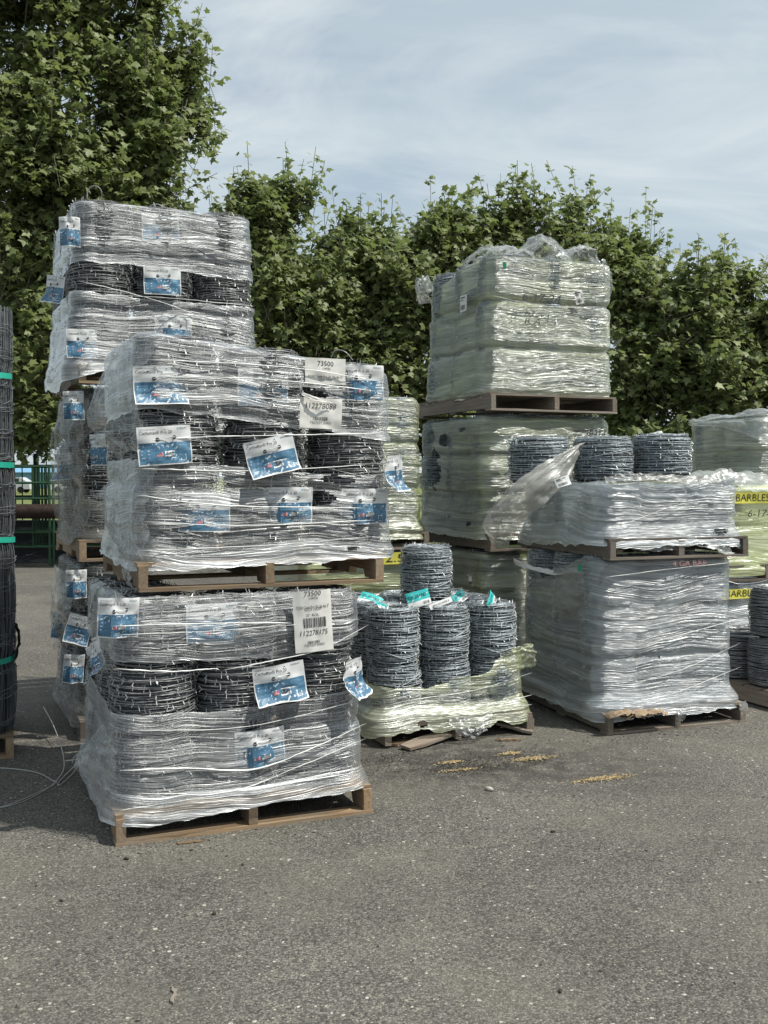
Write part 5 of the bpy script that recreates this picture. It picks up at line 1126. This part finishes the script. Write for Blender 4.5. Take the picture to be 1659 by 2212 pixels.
def tree(base, H, lobes, label, seed, nsh=600, lsz=.17, lps=15, trunk_r=.19, lean=(0, 0), balls=30, fill=.35):
    r = np.random.default_rng(seed); base = np.array(base, float)
    T = bpy.data.objects.new('plane_tree', None); C.objects.link(T); T.location = tuple(base); tag(T, label, 'tree', 'plane trees in a row behind the stacks')
    lob = np.array(lobes, float)
    # trunk and limbs
    fork = np.array([lean[0]*.3, lean[1]*.3, H*.28]); parts = [tube(catmull([(0, 0, -.05), (fork[0]*.4, fork[1]*.4, fork[2]*.5), tuple(fork)], 6), np.linspace(trunk_r*1.15, trunk_r*.8, 13), 10)]
    v, f = joinv(parts); obj('trunk', mkmesh('trunk', v, f, M['bark']), T)
    lp = []; tw = []; leafP = []
    for L in lob:
        c = L[:3]-base; rr = np.maximum(L[3:6]-np.array([.30, .2, .35]), .28); ends = []
        mid = fork+(c-fork)*.5+r.normal(size=3)*.25; P = catmull([tuple(fork), tuple(mid), tuple(c), tuple(c+np.array([r.normal()*.3, r.normal()*.3, rr[2]*.7]))], 7)
        lp.append(tube(P, np.linspace(trunk_r*.5, .02, len(P)), 6))
        n = int(nsh*L[6]); ncl = max(4, int(6*rr[0]*rr[2]+3)); cl = []
        for q in range(ncl):
            d = r.normal(size=3); d /= np.linalg.norm(d)
            if d[1] > .3: d[1] *= -1
            if d[2] < -.4 and r.random() < .4: d[2] *= -1
            cl.append((d*r.uniform(.6, 1.12), r.uniform(.2, .46)))
        for q in range(n):
            cd_, cr_ = cl[r.integers(ncl)]
            if r.random() < fill: cd_ = cd_*r.uniform(.1, .8)+r.normal(size=3)*.12
            d = cd_/(np.linalg.norm(cd_)+1e-6); g3 = r.normal(size=3)*cr_*.62
            s0 = c+cd_*rr+g3; dirv = d*np.array([.7, .7, .4])+np.array([0, 0, .7 if d[2] > -.1 else .0])+r.normal(size=3)*.4; dirv /= np.linalg.norm(dirv)
            ln = r.uniform(.25, .55)
            if d[2] > .3 and r.random() < .09: ln = r.uniform(.6, .95); dirv = dirv*.6+np.array([0, 0, .9])
            e = s0+dirv*ln; bend = r.normal(size=3)*.06
            tw.append((s0-dirv*.3, e, .005+.004*r.random()))
            m = max(5, int(lps*ln/.6)); tt = r.random(m)**.85; taper = (1-tt*.7)
            off = r.normal(size=(m, 3))*.13*taper[:, None]
            leafP.append(s0+(e-s0)*tt[:, None]+off+bend*np.sin(tt*3)[:, None])
        for q in range(int(n*.05)+2):   # secondary limbs
            d = r.normal(size=3); d /= np.linalg.norm(d); d[2] = abs(d[2])
            st = c+d*rr*r.uniform(0, .3); en = c+d*rr*r.uniform(.7, .98); P = catmull([tuple(st), tuple((st+en)/2+r.normal(size=3)*.12), tuple(en)], 5); lp.append(tube(P, np.linspace(.045, .012, len(P)), 4))
    v, f = joinv(lp); obj('limb', mkmesh('limb', v, f, M['bark']), T, kind='stuff')
    a = np.array([x[0] for x in tw]); b = np.array([x[1] for x in tw]); v, f = segs(a, b, np.array([x[2] for x in tw]), 3); obj('twigs', mkmesh('twigs', v, f, M['bark']), T, kind='stuff')
    P = np.concatenate(leafP); me = leaves_mesh(P, lsz, rng=r); o = obj('crown', me, T, kind='stuff')
    if balls:
        idx = r.integers(0, len(P), balls); ico = []
        a = np.arange(7)*2*PI/7; pr = [(0, -.028), (.022, -.017), (.028, 0), (.022, .017), (0, .028)]; bv = np.array([(p[0]*math.cos(x), p[0]*math.sin(x), p[1]) for x in a for p in pr]); bf = grid_faces(7, 5, True)
        v, f = joinv([(bv+P[i]+np.array([0, -.05, -.15]), bf) for i in idx]); obj('seed_balls', mkmesh('seed_balls', v, f, M['seed']), T, kind='stuff')
    return len(P)
def lobe(px, py, Y, rx, rz, wgt, ry=None):
    p = at(px, py, Y); return (p.x, p.y, p.z, rx, ry or rx*.9, rz, wgt)
nl = 0
TOPDROP = 52
TOPLINE = [(470, 430), (510, 385), (560, 345), (600, 345), (645, 400), (690, 470), (740, 440), (775, 425), (820, 430), (870, 420), (920, 400), (960, 410), (1000, 440), (1050, 390), (1085, 370), (1130, 385), (1160, 400), (1200, 385), (1250, 395), (1290, 390), (1330, 410), (1365, 450), (1400, 500), (1440, 525), (1490, 520), (1540, 545), (1590, 540), (1660, 565), (1720, 560)]
def top_lobes(xa, xb, Y, seed, step=46, wgt=.17):
    r = np.random.default_rng(seed); o = []
    for x in np.arange(xa, xb, step):
        x += r.uniform(-12, 12); y = np.interp(x, [p[0] for p in TOPLINE], [p[1] for p in TOPLINE])
        y += TOPDROP; o.append(lobe(x, y+80+r.uniform(-30, 46), Y+r.uniform(-.5, .5), r.uniform(.55, .8), r.uniform(.6, .85), wgt*r.uniform(.35, 1.35)))
        o.append(lobe(x+r.uniform(-20, 20), y+165, Y+r.uniform(-.7, .3), r.uniform(.8, 1.0), r.uniform(.8, 1.0), wgt*.8))
    return o
nl += tree((-7.6, 20.6, 0), 12, [lobe(40, 50, 21, 2.4, 1.9, 1.1), lobe(215, 90, 21.2, 1.6, 1.8, .7), lobe(320, 60, 21.4, .9, 1.1, .25), lobe(285, 290, 21, 1.3, 1.4, 1.0), lobe(50, 360, 20.6, 2.2, 1.9, 1.6), lobe(240, 470, 20.8, 1.8, 1.5, 1.3), lobe(-150, 250, 21, 2.4, 3.0, .4), lobe(30, 640, 20.2, 1.6, 1.4, 1.2), lobe(110, 800, 19.9, 1.1, .9, .7), lobe(10, 850, 20.2, 1.2, .9, .6), lobe(375, 520, 21.4, 1.1, .9, .6), lobe(150, -120, 21.2, 2.4, 1.5, .35), lobe(100, 930, 19.8, .8, .4, .25), lobe(415, 270, 21.4, .5, .45, .12), lobe(390, 170, 21.4, .5, .6, .14)],
   'large full crowned plane tree towering at the left edge', 1, 600, .172, 13, .26, balls=90)
nl += tree((-2.9, 22.5, 0), 9, top_lobes(475, 690, 22.6, 1)+[lobe(580, 700, 22.2, 1.6, 1.3, 1.0), lobe(500, 610, 22.4, 1.1, 1.0, .5), lobe(680, 770, 22.4, 1.2, 1.3, .8), lobe(590, 860, 22.3, 1.6, .9, .7), lobe(560, 960, 22.4, 1.9, .6, .4)],
   'plane tree with a pointed top just right of the tall left stack', 2, 480, .168, 13, .2)
nl += tree((.4, 23.0, 0), 8.5, top_lobes(700, 985, 22.9, 2)+[lobe(900, 720, 22.8, 1.6, 1.4, 1.0), lobe(770, 760, 22.8, 1.3, 1.3, .8), lobe(860, 880, 22.6, 1.9, 1.0, .8), lobe(880, 970, 22.6, 2.2, .6, .5)],
   'airy plane tree in the gap between the nearest and the tall right stack', 3, 480, .168, 13, .2)
nl += tree((3.3, 23.4, 0), 9, top_lobes(1000, 1350, 23.5, 3)+[lobe(1150, 650, 23.2, 1.7, 1.0, .5), lobe(1020, 640, 23.2, 1.0, 1.0, .35)],
   'plane tree standing behind the topmost right load', 4, 480, .168, 13, .2)
nl += tree((5.6, 23.0, 0), 8, top_lobes(1355, 1450, 23.2, 4)+[lobe(1385, 750, 22.8, 1.3, 1.3, .9), lobe(1400, 870, 22.6, 1.6, 1.1, 1.0), lobe(1330, 680, 23, 1.0, 1.0, .5), lobe(1410, 960, 22.6, 1.9, .7, .6)],
   'plane tree right of the tall right stack with thin twiggy top', 5, 480, .168, 13, .18)
nl += tree((8.0, 22.0, 0), 7.5, top_lobes(1465, 1720, 22.3, 5)+[lobe(1580, 800, 21.9, 1.8, 1.1, 1.1), lobe(1500, 880, 22, 1.3, .9, .6), lobe(1680, 860, 22, 1.2, 1.0, .6), lobe(1540, 960, 22, 1.8, .6, .4)],
   'lower spreading plane tree at the right edge', 6, 480, .168, 13, .2)
print('leaves', nl)

# ================================================================== small things on the ground
def clump(name, p, n, spread, size, mat, label, cat, seed, flatn=.3, group=None, kind=None):
    r = np.random.default_rng(seed); parts = []
    for q in range(n):
        c = np.array([r.normal()*spread[0], r.normal()*spread[1], size*.3*r.random()+.003]); d = r.normal(size=3); d[2] *= flatn; d /= np.linalg.norm(d); parts.append((c-d*size/2, c+d*size/2))
    v, f = segs([a for a, b in parts], [b for a, b in parts], size*.13, 3); v[:, 2] = np.maximum(v[:, 2], .001)
    o = obj(name, mkmesh(name, v, f, mat, smooth=False), None, p, (0, 0, .35)); tag(o, label, cat, group, kind); return o
M['chaff'] = flat('pale_sawdust', (.42, .33, .19), .9, 0, .1, .3, 60)
M['leafbit'] = flat('dark_leaf_litter', (.03, .026, .02), .9)
M['stone'] = flat('pale_stone', (.40, .37, .33), .8, 0, .3, .2, 30)
for q, (px, py, sx, sy, n, lab) in enumerate(((1302, 1683, .085, .018, 420, 'rightmost patch of golden sawdust on the open asphalt'), (1148, 1640, .065, .016, 340, 'longer golden sawdust patch below the short one near the middle pallet'), (1103, 1629, .035, .012, 180, 'short golden sawdust patch right of the broken middle pallet'), (975, 1648, .038, .012, 170, 'small golden sawdust patch in the dark dirt at left'), (1000, 1664, .055, .010, 140, 'thin trail of sawdust nearest the pale pebble'))):
    clump('sawdust_patch', gpt(px, py, .001), n, (sx, sy), .014, M['chaff'], lab, 'sawdust', 200+q, kind='stuff')
clump('dirt_litter', gpt(1010, 1655, .001), 1300, (.28, .10), .010, M['leafbit'], 'dark dirt and bark crumbs scattered before the broken pallet', 'dirt', 220, kind='stuff')
clump('dirt_litter', gpt(840, 1640, .001), 300, (.10, .06), .010, M['leafbit'], 'dark crumbs by the left foot of the broken pallet', 'dirt', 221, kind='stuff')
def pebble(p, s, mat, label, cat, seed, sq=(1, 1, .6)):
    r = np.random.default_rng(seed); n = 8; pr = [(0, -1), (.7, -.7), (1, 0), (.7, .7), (0, 1)]; v = []
    for i in range(n):
        a = i*2*PI/n
        for (x, z) in pr:
            k = 1+r.uniform(-.25, .25) if x else 1; v.append((x*math.cos(a)*s*sq[0]*k, x*math.sin(a)*s*sq[1]*k, (z+.8)*s*sq[2]))
    o = obj('pebble' if cat == 'pebble' else 'debris_bit', mkmesh('pebble', np.array(v), grid_faces(n, 5, True), mat), None, p, (0, 0, r.uniform(0, 6))); tag(o, label, cat, 'small bits lying on the asphalt' if cat != 'pebble' else None); return o
pebble(gpt(1056, 1708), .020, M['stone'], 'pale rounded pebble alone in front of the middle pallet', 'pebble', 1, (1.2, .8, .6))
for q, (px, py, s, lab) in enumerate(((273, 1857, .011, 'black crumb with a stalk just below the nearest pallet corner'), (413, 1838, .008, 'black crumb below the nearest pallet, left of middle'), (524, 1869, .008, 'black crumb below the middle block of the nearest pallet'), (133, 1947, .008, 'black crumb on the asphalt at far left below the shadow'), (463, 1975, .010, 'black crumb low in the open asphalt left of centre'), (776, 1703, .009, 'black crumb between the two front pallets'), (1195, 1798, .010, 'black crumb alone on the open asphalt right of centre'), (1210, 2143, .009, 'black crumb near the bottom of the yard, right of centre'), (490, 1850, .006, 'tiny black crumb right below the nearest pallet'), (78, 1915, .006, 'tiny black crumb near the left edge'))):
    pebble(gpt(px, py), s, M['leafbit'], lab, 'debris', 30+q, (1.3, .7, .55))
plank('wood_sliver', gpt(374, 2172, .002), gpt(377, 2135, .002), .010, .006, M['wood_old'], None, 'thin wood splinter lying upright in view on the near asphalt', 'splinter', 9)
plank('wood_sliver', gpt(1073, 1601, .002), gpt(1122, 1599, .002), .022, .012, M['wood_new'], None, 'pointed pale wood splinter right of the broken middle pallet', 'splinter', 10)
plank('wood_sliver', gpt(432, 1817, .002), gpt(385, 1823, .002), .02, .004, M['wood_new'], None, 'flat wood chip against the foot of the nearest pallet', 'splinter', 11)
def crumbs():
    r = np.random.default_rng(5); P0 = []; P1 = []
    for q in range(420):
        Y = r.uniform(2.8, 9); X = r.uniform(-.40, .40)*Y
        if r.random() < .45: X, Y = (lambda b, k: (b[0]+r.normal()*.22+k[0], b[1]-abs(r.normal())*.12+k[1]))(((-1.16, 4.40), (.0, 6.0), (1.38, 6.33))[r.integers(3)], (lambda u: (u*1.1, u*.42))(r.random()))
        d = r.normal(size=3); d[2] = 0; d /= np.linalg.norm(d); L = r.uniform(.002, .009); c = np.array([X, Y, .002]); P0.append(c-d*L); P1.append(c+d*L)
    v, f = segs(P0, P1, r.uniform(.001, .0028, len(P0)), 4); v[:, 2] = np.maximum(v[:, 2], .0006)
    o = obj('ground_litter', mkmesh('ground_litter', v, f, M['leafbit'], smooth=False)); tag(o, 'fine dark crumbs and bark bits strewn over the asphalt', 'litter', kind='stuff')
crumbs()
# pale chips proud of the asphalt
def chips():
    r = np.random.default_rng(77); V = []; F = []; k = 0
    n = 900
    for q in range(n):
        Y = 2.6+4.5*r.random()**1.4; X = r.uniform(-.42, .42)*Y; s = r.uniform(.002, .005); a0 = r.uniform(0, 6.28); m = 6; el = r.uniform(.55, 1)
        for lv, zz in ((1, 0.0005), (.75, .0018)):
            for i in range(m):
                a = i*2*PI/m; x = s*lv*math.cos(a); y = s*lv*el*math.sin(a); V.append((X+x*math.cos(a0)-y*math.sin(a0), Y+x*math.sin(a0)+y*math.cos(a0), zz))
        for i in range(m): F.append((k+i, k+(i+1) % m, k+m+(i+1) % m, k+m+i))
        k += 2*m
    top = [[j*12+6+i for i in range(6)] for j in range(n)]
    o = obj('aggregate_chips', mkmesh('aggregate_chips', np.array(V), [np.array(F), np.array(top)], M['chip'])); tag(o, 'pale stone chips set in the worn asphalt', 'stone chips', kind='stuff')
m, t, o_ = newmat('pale_chip'); g = N(t, 'ShaderNodeNewGeometry')
c = mixc(t, g.outputs['Random Per Island'], (.18, .165, .14), (.46, .44, .38)); b = bsdf(t, c, .7); link(t, b.outputs[0], o_.inputs[0]); M['chip'] = m
chips()
# loose wires on the ground by the left shadow
def gwire(pts, r, label, seed=0):
    P = catmull([tuple(gpt(x, y, z)) for x, y, z in pts], 12); v, f = tube(P, r, 6); o = obj('loose_wire', mkmesh('loose_wire', v, f, M['loose'])); tag(o, label, 'wire'); return o
M['loose'] = flat('bright_loose_wire', (.45, .45, .43), .4, .4, .5)
gwire([(-20, 1748, .004), (30, 1738, .004), (70, 1722, .004), (110, 1698, .004), (135, 1668, .01), (138, 1640, .03), (128, 1600, .06), (112, 1560, .09), (94, 1527, .11)], .003, 'long curved wire arching up off the shaded ground at left')
gwire([(-20, 1658, .004), (30, 1661, .004), (80, 1669, .004), (110, 1684, .004), (120, 1693, .004), (60, 1722, .004), (20, 1738, .004), (-20, 1750, .004)], .003, 'bent wire crossing the long one on the shaded ground at left')
gwire([(156, 1648, .02), (160, 1636, .03), (175, 1630, .03), (176, 1642, .02), (158, 1670, .01), (135, 1692, .005), (125, 1696, .004), (130, 1686, .004), (152, 1664, .01), (168, 1646, .02)], .003, 'looped wire lying beside the nearest stack in shade')
